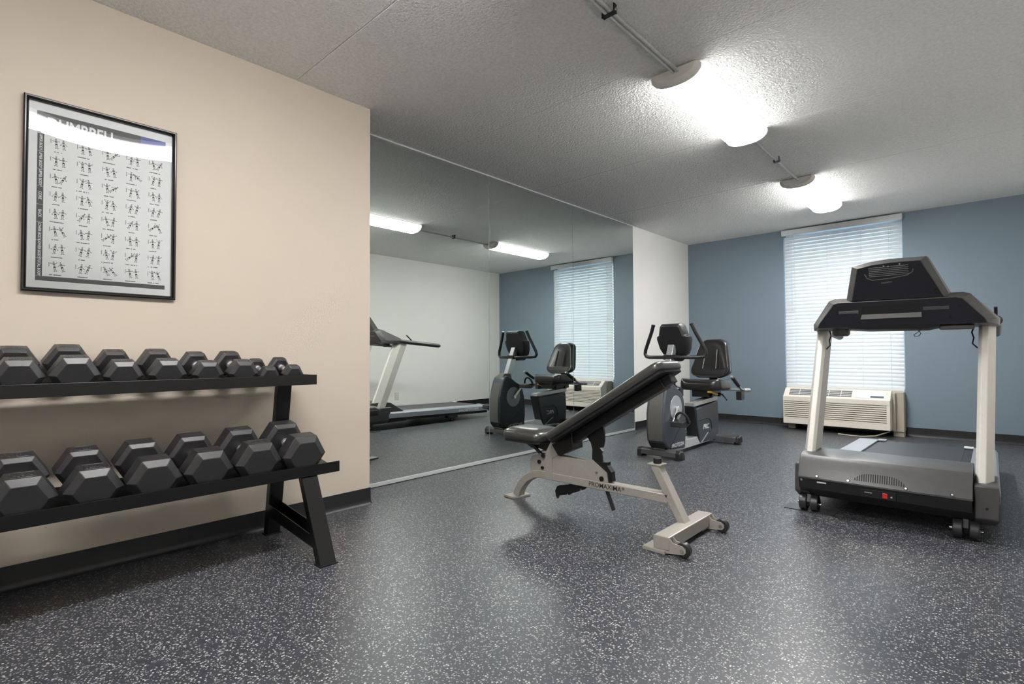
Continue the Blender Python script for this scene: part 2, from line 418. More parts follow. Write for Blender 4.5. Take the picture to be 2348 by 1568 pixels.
# ------------------------------------------------------------------ window blind
t = Thing('window_blind', 'white horizontal slat blind closed over the tall window', 'blind', (-1.295, YB, 2.42))
BX0, BX1, BY = -1.884, -0.706, YB + 0.018
t.part('headrail', MB().box(-1.900, -0.690, YB - .062, YB - .004, 2.366, 2.424), M['trimwhite'], smooth=0, bevel=.003)
t.part('valance_lip', MB().box(-1.897, -0.693, YB - .066, YB - .060, 2.356, 2.372), M['trimwhite'], smooth=0, bevel=.001)
n_sl = 43
pitch = (2.335 - 0.525) / (n_sl - 1)
W = 0.050; tilt = R(68)
prof = []
for i in range(6):
    s_ = (i / 5 - .5) * W; b_ = 0.0085 * (1 - (2 * i / 5 - 1) ** 2)
    prof.append((s_, b_))
def slat_ring(x):
    ring = []
    for s_, b_ in prof: ring.append((s_, b_ + .0012))
    for s_, b_ in reversed(prof): ring.append((s_, b_ - .0012))
    out = []
    for s_, b_ in ring:
        # s runs from the room-side lower edge up to the glass-side upper edge
        y = s_ * math.cos(tilt) - b_ * math.sin(tilt); z = s_ * math.sin(tilt) + b_ * math.cos(tilt)
        out.append((x, y, z))
    return out
sm = MB().loft([slat_ring(BX0 - t.loc.x), slat_ring(BX1 - t.loc.x)])
s0 = link_mesh('slat', sm, M['slat'], t.o)
s0.location = (0, BY - t.loc.y, 2.335 - t.loc.z)
for i in range(1, n_sl):
    o = s0.copy(); C.objects.link(o); o.location = (0, BY - t.loc.y, 2.335 - i * pitch - t.loc.z)
t.part('bottom_rail', MB().box(BX0, BX1, BY - .022, BY + .004, 0.482, 0.502), M['trimwhite'], smooth=0, bevel=.003)
for x in (-1.77, -1.42, -1.08, -0.82):
    t.part('ladder_cord', MB().cyl((x, BY - .016, 2.37), (x, BY - .016, 0.495), .0018, 6), M['cordwhite'])
for x, z in ((-1.80, 1.52), (-1.80, 1.44), (-0.80, 1.66)):
    t.part('pull_cord', MB().cyl((x, BY - .03, 2.37), (x, BY - .03, z + .03), .0012, 6).cyl((x, BY - .03, z + .03), (x, BY - .03, z), .003, 8, .007), M['cordwhite'])

# ------------------------------------------------------------------ air conditioner under the window
t = Thing('air_conditioner', 'almond coloured through-wall air conditioner with louvred front under the blind', 'air conditioner', (-1.30, 6.85, 0))
AX0, AX1, AY, AZ0, AZ1 = -1.846, -0.800, 6.755, 0.075, 0.400
side = [(AY + .012, AZ0), (YB - .14, AZ0), (YB - .14, 0.492), (YB - .185, 0.492), (AY + .012, AZ1)]
body = MB().prism([(AX0, y, z) for y, z in side], (AX1 - AX0, 0, 0))
t.part('body', body, M['acwhite'], smooth=0, bevel=.008, seg=3)
LX0, LX1 = AX0 + .012, AX1 - .035
front = MB().box(AX0 + .003, AX1 - .003, AY - .004, AY + .012, AZ0 + .004, AZ0 + .062).box(AX0 + .003, AX1 - .003, AY - .004, AY + .012, AZ1 - .058, AZ1 - .002)
front.box(AX0 + .003, LX0, AY - .004, AY + .012, AZ0 + .062, AZ1 - .058).box(LX1, AX1 - .003, AY - .004, AY + .012, AZ0 + .062, AZ1 - .058)
t.part('front_frame', front, M['acwhite'], smooth=0, bevel=.003)
t.part('grille_back', MB().box(LX0, LX1, AY + .009, AY + .0125, AZ0 + .062, AZ1 - .058), M['acdark'], smooth=0)
nl = 9; lp = (AZ1 - .058 - AZ0 - .062) / nl
for i in range(nl):
    z = AZ0 + .062 + i * lp
    t.part('louver', MB().prism([(LX0, AY + .010, z + lp * .80), (LX0, AY - .003, z + lp * .56), (LX0, AY - .003, z + lp * .10), (LX0, AY + .010, z + lp * .36)], (LX1 - LX0, 0, 0)), M['acwhite'], smooth=0)
# sloping top: grille and control lid
def topz(y): return AZ1 + (0.492 - AZ1) * (y - AY - .012) / (YB - .185 - AY - .012)
def on_top(x0, x1, y0, y1, h0, h1):
    return MB().prism([(x0, y0, topz(y0) + h0), (x0, y1, topz(y1) + h0), (x0, y1, topz(y1) + h1), (x0, y0, topz(y0) + h1)], (x1 - x0, 0, 0))
t.part('top_grille', on_top(AX0 + .06, -1.155, AY + .03, YB - .20, .0005, .004), M['acgrey'], smooth=0)
for i in range(5):
    y = AY + .038 + i * .020
    t.part('top_vane', on_top(AX0 + .06, -1.155, y, y + .0035, .004, .007), M['acwhite'], smooth=0)
for x in (-1.68, -1.52, -1.38, -1.26):
    t.part('vane_divider', on_top(x, x + .005, AY + .03, YB - .20, .004, .008), M['acwhite'], smooth=0)
lid = t.part('control_lid', on_top(-1.125, AX1 - .04, AY + .022, YB - .20, .0005, .007), M['trimwhite'], smooth=0, bevel=.002)
t.sub(lid, 'display_window', on_top(-0.98, AX1 - .06, AY + .026, AY + .045, .007, .009), M['acgrey'], smooth=0)
t.part('wall_sleeve', MB().box(-1.86, -0.700, YB - .14, YB, 0.055, 0.482).box(AX1 - .01, AX1 + .03, YB - .19, YB - .14, 0.07, .47), M['sleeve'], smooth=0, bevel=.006)
t.part('support_foot', MB().box(-0.80, -0.704, YB - .12, YB - .017, 0.0, 0.055), M['sleeve'], smooth=0, bevel=.003)
t.part('support_foot', MB().box(-1.84, -1.76, YB - .12, YB - .017, 0.0, 0.055), M['sleeve'], smooth=0, bevel=.003)
t.part('power_cord', MB().tube([(-0.79, YB - .15, .09), (-0.83, YB - .22, .055), (-0.93, YB - .33, .016), (-1.05, YB - .42, .008), (-1.18, YB - .40, .008), (-1.27, YB - .36, .008)], .007, 8), M['sleeve'])
t.part('cord_plug', MB().box(-0.86, -0.77, YB - .18, YB - .13, .062, .085), M['acwhite'], smooth=0, bevel=.005)

# ------------------------------------------------------------------ outlet on the right wall (seen in the mirror)
t = Thing('wall_outlet', 'small ivory double power outlet on the right wall, seen in the mirror', 'outlet', (XR, 4.745, 0.265))
t.part('cover_plate', MB().box(XR - .006, XR, 4.71, 4.78, 0.207, 0.323), M['outlet'], smooth=0, bevel=.002)
for z in (.240, .291):
    t.part('socket', MB().box(XR - .009, XR - .006, 4.728, 4.762, z - .017, z + .017), M['acwhite'], smooth=0, bevel=.002)
    t.part('slot', MB().box(XR - .0095, XR - .009, 4.737, 4.740, z - .007, z + .007).box(XR - .0095, XR - .009, 4.750, 4.753, z - .007, z + .007), M['blackplastic'], smooth=0)

# ------------------------------------------------------------------ framed exercise poster
PX = XL + .003
t = Thing('framed_poster', 'black framed dumbbell exercise chart hanging on the cream wall above the rack', 'poster', (XL, .445, 1.165))
FY0, FY1, FZ0, FZ1, FW = 0.181, 0.708, 1.170, 1.957, 0.0165
def frame_rail(p):
    (ya, za), (yb, zb) = p
    horiz = abs(yb - ya) > abs(zb - za)
    sgn_in = (1 if (za < 1.5) else -1) if horiz else (1 if ya < .4 else -1)
    prof = [(0, .001), (0, .020), (.004, .024), (.008, .024), (.010, .018), (.0125, .020), (.0150, .017), (FW, .012), (FW, .001)]
    rings = []
    for e, (y, z) in enumerate(((ya, za), (yb, zb))):
        ring = []
        for d, h in prof:
            if horiz: ring.append((XL + h, y + (d if e == 0 else -d), z + sgn_in * d))
            else: ring.append((XL + h, y + sgn_in * d, z + (d if e == 0 else -d)))
        rings.append(ring)
    return MB().loft(rings)
for pr in (((FY0, FZ0), (FY1, FZ0)), ((FY0, FZ1), (FY1, FZ1)), ((FY0, FZ0), (FY0, FZ1)), ((FY1, FZ0), (FY1, FZ1))):
    t.part('frame_rail', frame_rail(pr), M['frame'], smooth=25)
t.part('print_sheet', MB().box(XL + .001, PX, FY0 + FW, FY1 - FW, FZ0 + FW, FZ1 - FW), M['paper'], smooth=0)
q0 = PX + .0001
def patch(mb, y0, y1, z0, z1, h=.0004): return mb.box(q0, q0 + h, y0, y1, z0, z1)
t.part('header_band', patch(MB(), .222, .57, 1.818, 1.905), M['headink'], smooth=0)
t.part('header_band', patch(MB(), .57, .666, 1.818, 1.905), M['blueink'], label='blue end of the header band', smooth=0)
t.part('footer_band', patch(MB(), .224, .668, 1.216, 1.2345), M['headink'], smooth=0)
names = ['UPPER BODY', 'UPPER BODY', 'UPPER BODY', 'CORE', 'BACK', 'LOWER BODY', 'LOWER BODY', 'TOTAL BODY']
for i, nm in enumerate(names):
    z1 = 1.814 - i * .0725
    sb = t.part('section_band', patch(MB(), .224, .2445, z1 - .0715, z1), M['headink'], smooth=0)
    t.text('section_lettering', nm, .0125 if len(nm) > 5 else .0135, M['white'], (q0 + .0008, .2345, z1 - .036), (90, 90, 90), 'CENTER', offset=.0003, extrude=.0001, par=sb, sx=.92)
t.text('title_lettering', 'DUMBBELL', .066, M['white'], (q0 + .0008, .252, 1.861), (90, 0, 90), 'LEFT', offset=.0016, extrude=.0001, sx=.72)
fig = MB(); figg = MB(); cap = MB()
def quadp(mb, y, z, w, h, a):
    ca, sa = math.cos(a), math.sin(a); vs = []
    for dy, dz in ((-w, -h), (w, -h), (w, h), (-w, h)): vs.append((q0 + .0003, y + dy * ca - dz * sa, z + dy * sa + dz * ca))
    mb._add(vs, [(0, 1, 2, 3)])
for r_ in range(8):
    for c_ in range(5):
        y = .289 + c_ * .0845; zt = 1.814 - r_ * .0725
        n = random.randint(7, 12); x = y - random.random() * .004 - n * .0019
        for k in range(n):
            w_ = .0012 + random.random() * .0007
            if random.random() > .12: quadp(cap, x + w_, zt - .0645, w_, .0013 + random.random() * .0006, 0)
            x += 2 * w_ + .0005
        for d in (-.007, .016):
            cy = y + d; cz = zt - .030; lean = random.uniform(-.9, .9) if random.random() < .45 else random.uniform(-.2, .2)
            ca, sa = math.cos(lean), math.sin(lean)
            def P(u_, v_): return (cy + u_ * ca - v_ * sa, cz + u_ * sa + v_ * ca)
            for (u_, v_, w_, h_, mm, aa) in ((0, .018, .0022, .0026, figg, 0), (0, .009, .0036, .0048, figg, 0), (0, -.002, .0034, .0032, fig, 0), (-.0022, -.010, .0011, .0060, figg, .15), (.0024, -.010, .0011, .0060, figg, -.15), (-.003, -.0185, .0022, .0012, fig, 0), (.0034, -.0185, .0022, .0012, fig, 0)):
                a_, b_ = P(u_, v_); quadp(mm, a_, b_, w_, h_, lean + aa)
            ar = random.uniform(-1.2, 1.2)
            for sg in (-1, 1):
                a_, b_ = P(sg * .0062, .009 + ar * .005); quadp(figg, a_, b_, .0034, .0009, lean + sg * ar * .8)
                a_, b_ = P(sg * .0098, .009 + ar * .010); quadp(fig, a_, b_, .0020, .0011, lean)
        quadp(figg, y - .024, zt - .022, .0010, .009, 0)
for nm, mb_, mm in (('exercise_figures', fig, M['ink']), ('exercise_figures', figg, M['inkgrey']), ('caption_lines', cap, M['ink'])):
    o = t.part(nm, mb_, mm, smooth=0); o['kind'] = 'stuff'
# glass, very slightly bowed
g = MB(); nu, nv = 16, 16; vs = []; fs = []
for i in range(nu + 1):
    for j in range(nv + 1):
        y = FY0 + FW - .002 + (FY1 - FY0 - 2 * FW + .004) * i / nu; z = FZ0 + FW - .002 + (FZ1 - FZ0 - 2 * FW + .004) * j / nv
        b = .0036 * (1 - (2 * i / nu - 1) ** 2) * (1 - (2 * j / nv - 1) ** 2)
        vs.append((XL + .0075 + b, y, z))
for i in range(nu):
    for j in range(nv):
        a = i * (nv + 1) + j; fs.append((a, a + nv + 1, a + nv + 2, a + 1))
g._add(vs, fs)
t.part('glass_pane', g, M['posterglass'], smooth=180)

# ------------------------------------------------------------------ dumbbell rack
RY0, RY1 = -0.245, 1.265
t = Thing('dumbbell_rack', 'black two-tier steel rack holding the dumbbells against the cream wall', 'rack', (-2.45, .51, 0))
LT, UT = R(10.0), R(13.0)
LX, LZ = -2.297, 0.360          # front corner of the lower tray floor
UX, UZ = -2.527, 0.764
def tray(x, z, tl, depth, lip):
    c, s_ = math.cos(tl), math.sin(tl); th = .004
    # cross-section: lip up at the front, floor sloping up to the back, short down-turned flange at the back
    bx, bz = x - depth * c, z + depth * s_
    pr = [(x + th, z - th), (x + th, z + lip), (x, z + lip), (x, z), (bx, bz), (bx - .020 * s_, bz - .020 * c), (bx + th - .020 * s_, bz - .020 * c), (bx + th, bz - th)]
    return MB().prism([(a, RY0, b) for a, b in pr], (0, RY1 - RY0, 0))
t.part('lower_tray', tray(LX, LZ, LT, .315, .046), M['rackblack'], smooth=0, bevel=.0015)
t.part('upper_tray', tray(UX, UZ, UT, .206, .046), M['rackblack'], smooth=0, bevel=.0015)
for ya, yb in ((1.084, 1.158), (-.14, -.066)):
    ym = (ya + yb) / 2
    t.part('front_leg', MB().prism([(-2.123, ya, .004), (-2.168, ya, .004), (-2.345, ya, LZ + .004), (-2.298, ya, LZ - .006)], (0, yb - ya, 0)), M['rackblack'], smooth=0, bevel=.003)
    t.part('foot_cap', MB().box(-2.174, -2.116, ya - .004, yb + .004, 0, .006), M['blackplastic'], smooth=0)
    t.part('rear_post', MB().prism([(-2.700, ya + .008, .004), (-2.742, ya + .008, .004), (-2.612, ya + .008, UZ + .012), (-2.572, ya + .008, UZ + .003)], (0, yb - ya - .006, 0)), M['rackblack'], smooth=0, bevel=.003)
    t.part('foot_cap', MB().box(-2.748, -2.694, ya + .004, yb + .006, 0, .006), M['blackplastic'], smooth=0)
    br = MB()
    for yy in (ya + .006, yb - .004):
        br.prism([(-2.69, yy, .165), (-2.69, yy, .105), (-2.178, yy, .060), (-2.198, yy, .112)], (0, .004, 0))
    br.prism([(-2.69, ya + .010, .105), (-2.69, yb - .004, .105), (-2.178, yb - .004, .060), (-2.178, ya + .010, .060)], (0, 0, .004))
    t.part('cross_brace', br, M['rackblack'], smooth=0)

def dumbbell_meshes(Rr, hd, gap, embossed):
    """axis along X, underside at z=0"""
    h = Rr * math.cos(math.pi / 6)
    def ring(x, s_): return [(x, Rr * s_ * math.cos(math.pi / 3 * k), h + Rr * s_ * math.sin(math.pi / 3 * k)) for k in range(6)]
    ch = hd * .20
    me = []
    for sg in (1, -1):
        a, b = sg * gap / 2, sg * (gap / 2 + hd)
        mb = MB().loft([ring(a, .80), ring(a + sg * ch * .8, 1), ring(b - sg * ch, 1), ring(b, .70)])
        if embossed:
            xm = (a + b) / 2 - sg * ch * .1; w = hd * .27; l = Rr * .36; zt = 2 * h
            for q in ((xm - w, xm + w, -l, -l + .003), (xm - w, xm + w, l - .003, l), (xm - w, xm - w + .003, -l, l), (xm + w - .003, xm + w, -l, l)):
                mb.box(q[0], q[1], q[2], q[3], zt - .002, zt + .0014)
            for k in range(-2, 3):
                mb.box(xm - w * .45, xm + w * .45, k * l * .32 - l * .10, k * l * .32 + l * .10, zt - .002, zt + .001)
        me.append(mb)
    hp = []; rr = min(.0165, Rr * .26); n = 9
    for i in range(n):
        f = i / (n - 1) - .5
        hp.append((f * (gap + .01), rr * (1 - .18 * (2 * abs(f)) ** 2)))
    hm = MB(); ringsh = []
    for x, r_ in hp: ringsh.append([(x, r_ * math.cos(2 * math.pi * k / 14), h + r_ * math.sin(2 * math.pi * k / 14)) for k in range(14)])
    hm.loft(ringsh)
    col = MB()
    for sg in (1, -1):
        col.cyl((sg * (gap / 2 - .012), 0, h), (sg * (gap / 2 + .001), 0, h), rr * 1.28, 14)
    return me, hm, col
def dumbbell(label, xf, zf, tl, y, Rr, hd, gap, emb, group):
    me, hm, col = dumbbell_meshes(Rr, hd, gap, emb)
    o = bpy.data.objects.new('dumbbell', None); C.objects.link(o)
    o['label'] = label; o['category'] = 'dumbbell'; o['group'] = group
    tot = gap + 2 * hd; c, s_ = math.cos(tl), math.sin(tl)
    o.location = (xf - (tot / 2) * c + .0006 * s_, y, zf + (tot / 2) * s_ + .0012)
    o.rotation_euler = (0, tl, 0)
    for mb in me: link_mesh('head', mb, M['rubber'], o, smooth=20, bevel=.0022, seg=2)
    link_mesh('handle', hm, M['chrome'], o)
    link_mesh('collar', col, M['chrome'], o)
    return o
ordn = ['first', 'second', 'third', 'fourth', 'fifth', 'sixth', 'seventh', 'eighth']
lowY = [.164, .347, .527, .711, .903, 1.102]
lowR = [.088, .086, .090, .092, .096, .101]
for i, (y, r_) in enumerate(zip(lowY, lowR)):
    lab = ('big black hex dumbbell leftmost on the lower tier, cut by the picture edge' if i == 0 else
           'big black hex dumbbell rightmost on the lower tier, in front of the rear post' if i == 5 else
           'big black hex dumbbell, %s from the left on the lower tier' % ordn[i])
    xo = .012 + (0, .004, .0, .006, .003, .0)[i]
    dumbbell(lab, LX - xo, LZ + xo * math.tan(LT), LT, y, r_, .098, .125, i in (0, 1, 4), 'large dumbbells on the lower tier')
upY = [.163, .319, .468, .619, .772, .918, 1.039, 1.155]
upR = [.074, .078, .068, .070, .064, .066, .047, .050]
upH = [.080, .082, .074, .074, .066, .068, .050, .052]
for i, (y, r_) in enumerate(zip(upY, upR)):
    lab = ('black hex dumbbell leftmost on the upper tier, cut by the picture edge' if i == 0 else
           'smallest looking black hex dumbbell at the right end of the upper tier, chrome handle showing' if i == 7 else
           'black hex dumbbell, %s from the left on the upper tier' % ordn[i])
    xo = .012 + (0, .0, .003, .0, .004, .0, .008, .006)[i]
    gap = (.112, .112, .112, .112, .114, .114, .112, .112)[i]
    dumbbell(lab, UX - xo, UZ + xo * math.tan(UT), UT, y, r_, upH[i], gap, True, 'smaller dumbbells on the upper tier')

def rrect(x0, x1, y0, y1, r, k=5):
    pts = []
    for cx, cy, a0 in ((x1 - r, y1 - r, 0), (x0 + r, y1 - r, 90), (x0 + r, y0 + r, 180), (x1 - r, y0 + r, 270)):
        for i in range(k + 1):
            a = R(a0 + 90 * i / k); pts.append((cx + r * math.cos(a), cy + r * math.sin(a)))
    return pts
def pad_mesh(mapf, x0, x1, y0, y1, r, prof, k=5):
    """prof: (inset, height) rings from underside to crown"""
    rings = []
    for ins, h in prof:
        rr_ = max(.004, r - ins * .6)
        rings.append([mapf(a, b, h) for a, b in rrect(x0 + ins, x1 - ins, y0 + ins, y1 - ins, rr_, k)])
    return MB().loft(rings)

# ------------------------------------------------------------------ adjustable bench
BYC = 2.470
t = Thing('weight_bench', 'adjustable weight bench with black pads on a silver frame in the middle of the floor', 'bench', (-1.70, BYC, 0))
def bx(x, z, y=BYC): return (x, y, z)
leg = [(-2.232, .016), (-2.224, .045), (-2.197, .090), (-2.152, .135), (-2.086, .170), (-2.035, .180), (-1.97, .179), (-1.205, .181)]
t.part('main_beam', MB().sweep([bx(*q) for q in leg], .060, .046), M['silver'], bevel=.004, smooth=40)
t.part('rear_foot_plate', MB().prism([(-2.312, 2.415, 0), (-2.222, 2.405, 0), (-2.190, 2.535, 0), (-2.280, 2.560, 0)], (0, 0, .014)), M['silver'], smooth=0, bevel=.003)
t.part('front_post', MB().prism([(-1.301, BYC - .03, .340), (-1.152, BYC - .03, .070), (-1.108, BYC - .03, .070), (-1.254, BYC - .03, .340)], (0, .06, 0)), M['silver'], smooth=0, bevel=.004)
t.part('post_cap', MB().box(-1.312, -1.236, BYC - .034, BYC + .034, .338, .346), M['silver'], smooth=0, bevel=.002)
rb = t.part('rubber_stop', MB().cyl(bx(-1.272, .346), bx(-1.272, .374), .021, 20), M['blackplastic'], bevel=.003)
t.part('front_crossbar', MB().box(-1.156, -1.082, 2.203, 2.695, .020, .080), M['silver'], smooth=0, bevel=.004)
for y0, y1 in ((2.197, 2.290), (2.610, 2.700)):
    t.part('foot_pad', MB().box(-1.212, -1.100, y0, y1, 0, .018), M['silver'], smooth=0, bevel=.003)
for yc in (2.2265, 2.672):
    pl = MB()
    for yy in (yc - .021, yc + .016):
        pl.prism([(-1.160, yy, .014), (-1.160, yy, .078), (-1.088, yy, .080), (-1.066, yy, .058), (-1.022, yy, .054), (-1.008, yy, .044), (-1.006, yy, .030), (-1.016, yy, .018), (-1.100, yy, .006)], (0, .005, 0))
    t.part('wheel_bracket', pl, M['silver'], smooth=0)
    w = t.part('wheel', MB().cyl((-1.024, yc - .0145, .034), (-1.024, yc + .0145, .034), .034, 28), M['rubber'], bevel=.004)
    t.sub(w, 'axle', MB().cyl((-1.024, yc - .026, .034), (-1.024, yc + .026, .034), .008, 10), M['screw'])
for yy in (BYC - .028, BYC + .020):
    t.part('gusset_plate', MB().prism([(-2.108, yy, .190), (-2.110, yy, .255), (-2.092, yy, .285), (-2.040, yy, .300), (-1.900, yy, .309), (-1.700, yy, .304), (-1.664, yy, .322), (-1.560, yy, .256), (-1.551, yy, .200)], (0, .008, 0)), M['silver'], smooth=0)
t.part('upright', MB().prism([(-1.984, BYC - .034, .156), (-1.984, BYC - .034, .320), (-1.938, BYC - .034, .392), (-1.850, BYC - .034, .392), (-1.840, BYC - .034, .340), (-1.932, BYC - .034, .290), (-1.938, BYC - .034, .156)], (0, .068, 0)), M['silver'], smooth=0, bevel=.003)
for x, z, r_ in ((-2.035, .255, .012), (-2.010, .222, .010), (-1.590, .222, .013)): t.part('pivot_bolt', MB().cyl((x, BYC - .036, z), (x, BYC + .034, z), r_, 12), M['blacksteel'])
for x, z in ((-1.622, .250), (-1.455, .190)): t.part('button_bolt', MB().cyl((x, BYC - .034, z), (x, BYC - .024, z), .0065, 10), M['screw'])
t.text('brand_lettering', 'PROMAXIMA', .036, M['ink'], (-1.572, BYC - .0306, .181), (90, 0, 0), 'CENTER', offset=.0001, sx=1.0, par=None)
# backrest
A0 = Vector((-1.905, BYC, .398)); dv = Vector((.856, 0, .517)); nv_ = Vector((-.517, 0, .856))
def bk(s_, y, n): return A0 + dv * s_ + nv_ * n + Vector((0, y, 0))
t.part('backrest_pad', pad_mesh(bk, .0, .850, -.132, .132, .045, [(.012, .000), (.003, .004), (.0, .014), (.0, .030), (.004, .040), (.014, .047), (.035, .051), (.075, .052)]), M['padleather'], smooth=60)
t.part('backrest_board', pad_mesh(bk, .012, .838, -.120, .120, .035, [(0, -.014), (0, .0005)], 3), M['under'], smooth=30)
bt = MB().loft([[bk(s_, y, n) for y, n in ((-.036, -.014), (.036, -.014), (.036, -.072), (-.036, -.072))] for s_ in (.0, .772)])
t.part('backrest_tube', bt, M['blacksteel'], smooth=0, bevel=.005)
bt = MB().loft([[bk(s_, y, n) for y, n in ((-.028, -.016), (.028, -.016), (.028, -.066), (-.028, -.066))] for s_ in (.765, .822)])
t.part('tube_plug', bt, M['blackplastic'], smooth=0, bevel=.005)
t.part('hinge_bracket', MB().prism([bk(-.03, -.05, -.012), bk(.14, -.05, -.014), bk(.10, -.05, -.100), bk(-.02, -.05, -.085)], (0, .10, 0)), M['blacksteel'], smooth=0, bevel=.004)
# ladder arm from the backrest down into the gusset plates
t.part('ladder_arm', MB().prism([bx(x, z, BYC - .007) for x, z in ((-1.760, .455), (-1.722, .445), (-1.695, .430), (-1.676, .405), (-1.666, .370), (-1.668, .330), (-1.666, .275), (-1.600, .262), (-1.602, .330), (-1.606, .352), (-1.598, .366), (-1.618, .386), (-1.596, .388), (-1.588, .420), (-1.586, .470), (-1.596, .510), (-1.62, .53))], (0, .014, 0)), M['blacksteel'], smooth=0, bevel=.0015)
t.part('ladder_guide', MB().prism([bx(x, z, BYC - .019) for x, z in ((-1.664, .318), (-1.632, .304), (-1.560, .312), (-1.562, .294), (-1.535, .262), (-1.530, .212), (-1.556, .203), (-1.562, .252))], (0, .038, 0)), M['blacksteel'], smooth=0, bevel=.002)
t.part('seat_ladder', MB().prism([bx(x, z, BYC - .007) for x, z in ((-1.690, .170), (-1.722, .135), (-1.742, .128), (-1.748, .138), (-1.760, .118), (-1.808, .100), (-1.834, .082), (-1.842, .094), (-1.852, .082), (-1.905, .068), (-1.916, .048), (-1.927, .060), (-1.934, .092), (-1.920, .120), (-1.900, .130), (-1.830, .146), (-1.80, .165))], (0, .014, 0)), M['blacksteel'], smooth=0, bevel=.0015)
t.part('release_lever', MB().tube([bx(-1.585, .190), bx(-1.570, .140), bx(-1.534, .054)], .0115, 10), M['blackplastic'])
# seat
def st(x, y, h): return Vector((x, BYC + y, .388 + h + .10 * max(0, -2.20 - x) * 0.0))
t.part('seat_pad', pad_mesh(st, -2.272, -1.955, -.135, .135, .060, [(.014, -.002), (.004, .004), (.0, .016), (.0, .030), (.005, .044), (.016, .056), (.04, .067), (.08, .071)]), M['padleather'], smooth=60)
t.part('seat_board', pad_mesh(st, -2.262, -1.965, -.125, .125, .05, [(0, -.014), (0, .0005)], 3), M['under'], smooth=30)
t.part('seat_frame', MB().prism([bx(x, z, BYC - .03) for x, z in ((-2.19, .375), (-2.10, .330), (-2.055, .338), (-1.97, .322), (-1.935, .340), (-1.935, .392), (-1.98, .375))], (0, .06, 0)), M['blacksteel'], smooth=0, bevel=.004)
t.part('seat_adjuster', MB().bar(bx(-2.085, .358, BYC - .04), bx(-1.990, .290, BYC - .04), .012, .020), M['blacksteel'], smooth=0, bevel=.002)
for x, z in ((-2.010, .305), (-1.975, .410)): t.part('adjuster_bolt', MB().cyl((x, BYC - .052, z), (x, BYC - .034, z), .009, 8), M['screw'])

# ------------------------------------------------------------------ recumbent bike
OX, OY = -2.147, 4.22
t = Thing('exercise_bike', 'recumbent exercise bike with black padded seat and grey shrouds beside the mirror', 'exercise bike', (OX, OY + .55, 0))
def B(v, u, z): return (OX + v, OY + u, z)
def bprism(poly, v0, v1): return MB().prism([B(v0, u, z) for u, z in poly], (v1 - v0, 0, 0))
# stabilisers and beam
t.part('front_stabilizer', MB().loft([[B(v, u, z) for u, z in ((-.046, .020), (-.040, .066), (-.006, .084), (.036, .078), (.052, .020))] for v in (-.165, .165)]), M['greyplastic'], bevel=.006)
for s_ in (-1, 1):
    t.part('stabilizer_cap', MB().loft([[B(s_ * v, u, z) for u, z in ((-.044 + d, .0 + d * .3), (-.042 + d, .06 - d), (-.02, .082 - d), (.02, .080 - d), (.052 - d, .05 - d), (.054 - d, .0 + d * .3))] for v, d in ((.155, 0), (.195, .002), (.210, .014))]), M['blackplastic'], bevel=.004)
t.part('main_beam', MB().loft([[B(v, u, z) for v, z in ((-.062, .036), (-.045, .108), (.045, .108), (.062, .036))] for u in (-.02, 1.16)]), M['alu'], bevel=.004, smooth=30)
t.part('rear_stabilizer', MB().loft([[B(v, u, z) for u, z in ((1.070, .022), (1.082, .070), (1.13, .088), (1.175, .078), (1.192, .022))] for v in (-.265, .265)]), M['greyplastic'], bevel=.006)
for s_ in (-1, 1):
    t.part('stabilizer_cap', MB().loft([[B(s_ * v, u, z) for u, z in ((1.068 + d, .016), (1.080 + d, .074 - d), (1.13, .092 - d), (1.178 - d, .080 - d), (1.194 - d, .016))] for v, d in ((.262, 0), (.285, .002), (.297, .012))]), M['blackplastic'], bevel=.004)
    t.part('leveling_foot', MB().cyl(B(s_ * .25, 1.13, 0), B(s_ * .25, 1.13, .030), .022, 14), M['blackplastic'])
# front shroud
side = [(.02, .075), (-.035, .100), (-.075, .150), (-.088, .225), (-.086, .393), (-.060, .505), (-.026, .606), (.0, .650), (.04, .668), (.10, .648), (.177, .602), (.270, .556), (.305, .500), (.330, .420), (.346, .330), (.346, .200), (.325, .050)]
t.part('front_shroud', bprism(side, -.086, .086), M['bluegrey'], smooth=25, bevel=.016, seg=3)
fc = [(-.028, .590), (-.062, .490), (-.0895, .393), (-.0915, .225), (-.080, .152)]
fcv = []
for (u, z), hw in zip(fc, (.052, .060, .066, .068, .064)):
    fcv.append([B(-hw, u + .02, z), B(-hw, u - .004, z), B(hw, u - .004, z), B(hw, u + .02, z)])
t.part('lit_front_cover', MB().loft(fcv), M['shroudlit'], bevel=.004, smooth=30)  # strip whose warmer grey paints the light on the shroud's front face
t.part('toe_cover', MB().loft([[B(-hw, u + .05, z), B(-hw, u - .006, z), B(hw, u - .006, z), B(hw, u + .05, z)] for u, z, hw in ((-.080, .147, .070), (-.062, .118, .068), (-.036, .088, .064), (-.004, .078, .06))]), M['blackplastic'], bevel=.004, smooth=30)
t.part('shroud_neck', MB().loft([[B(-hw, u0, z), B(hw, u0, z), B(hw, u1, z), B(-hw, u1, z)] for u0, u1, z, hw in ((-.022, .150, .610, .066), (.010, .140, .660, .056), (.040, .140, .690, .048))]), M['shroudlit'], bevel=.010, smooth=30)
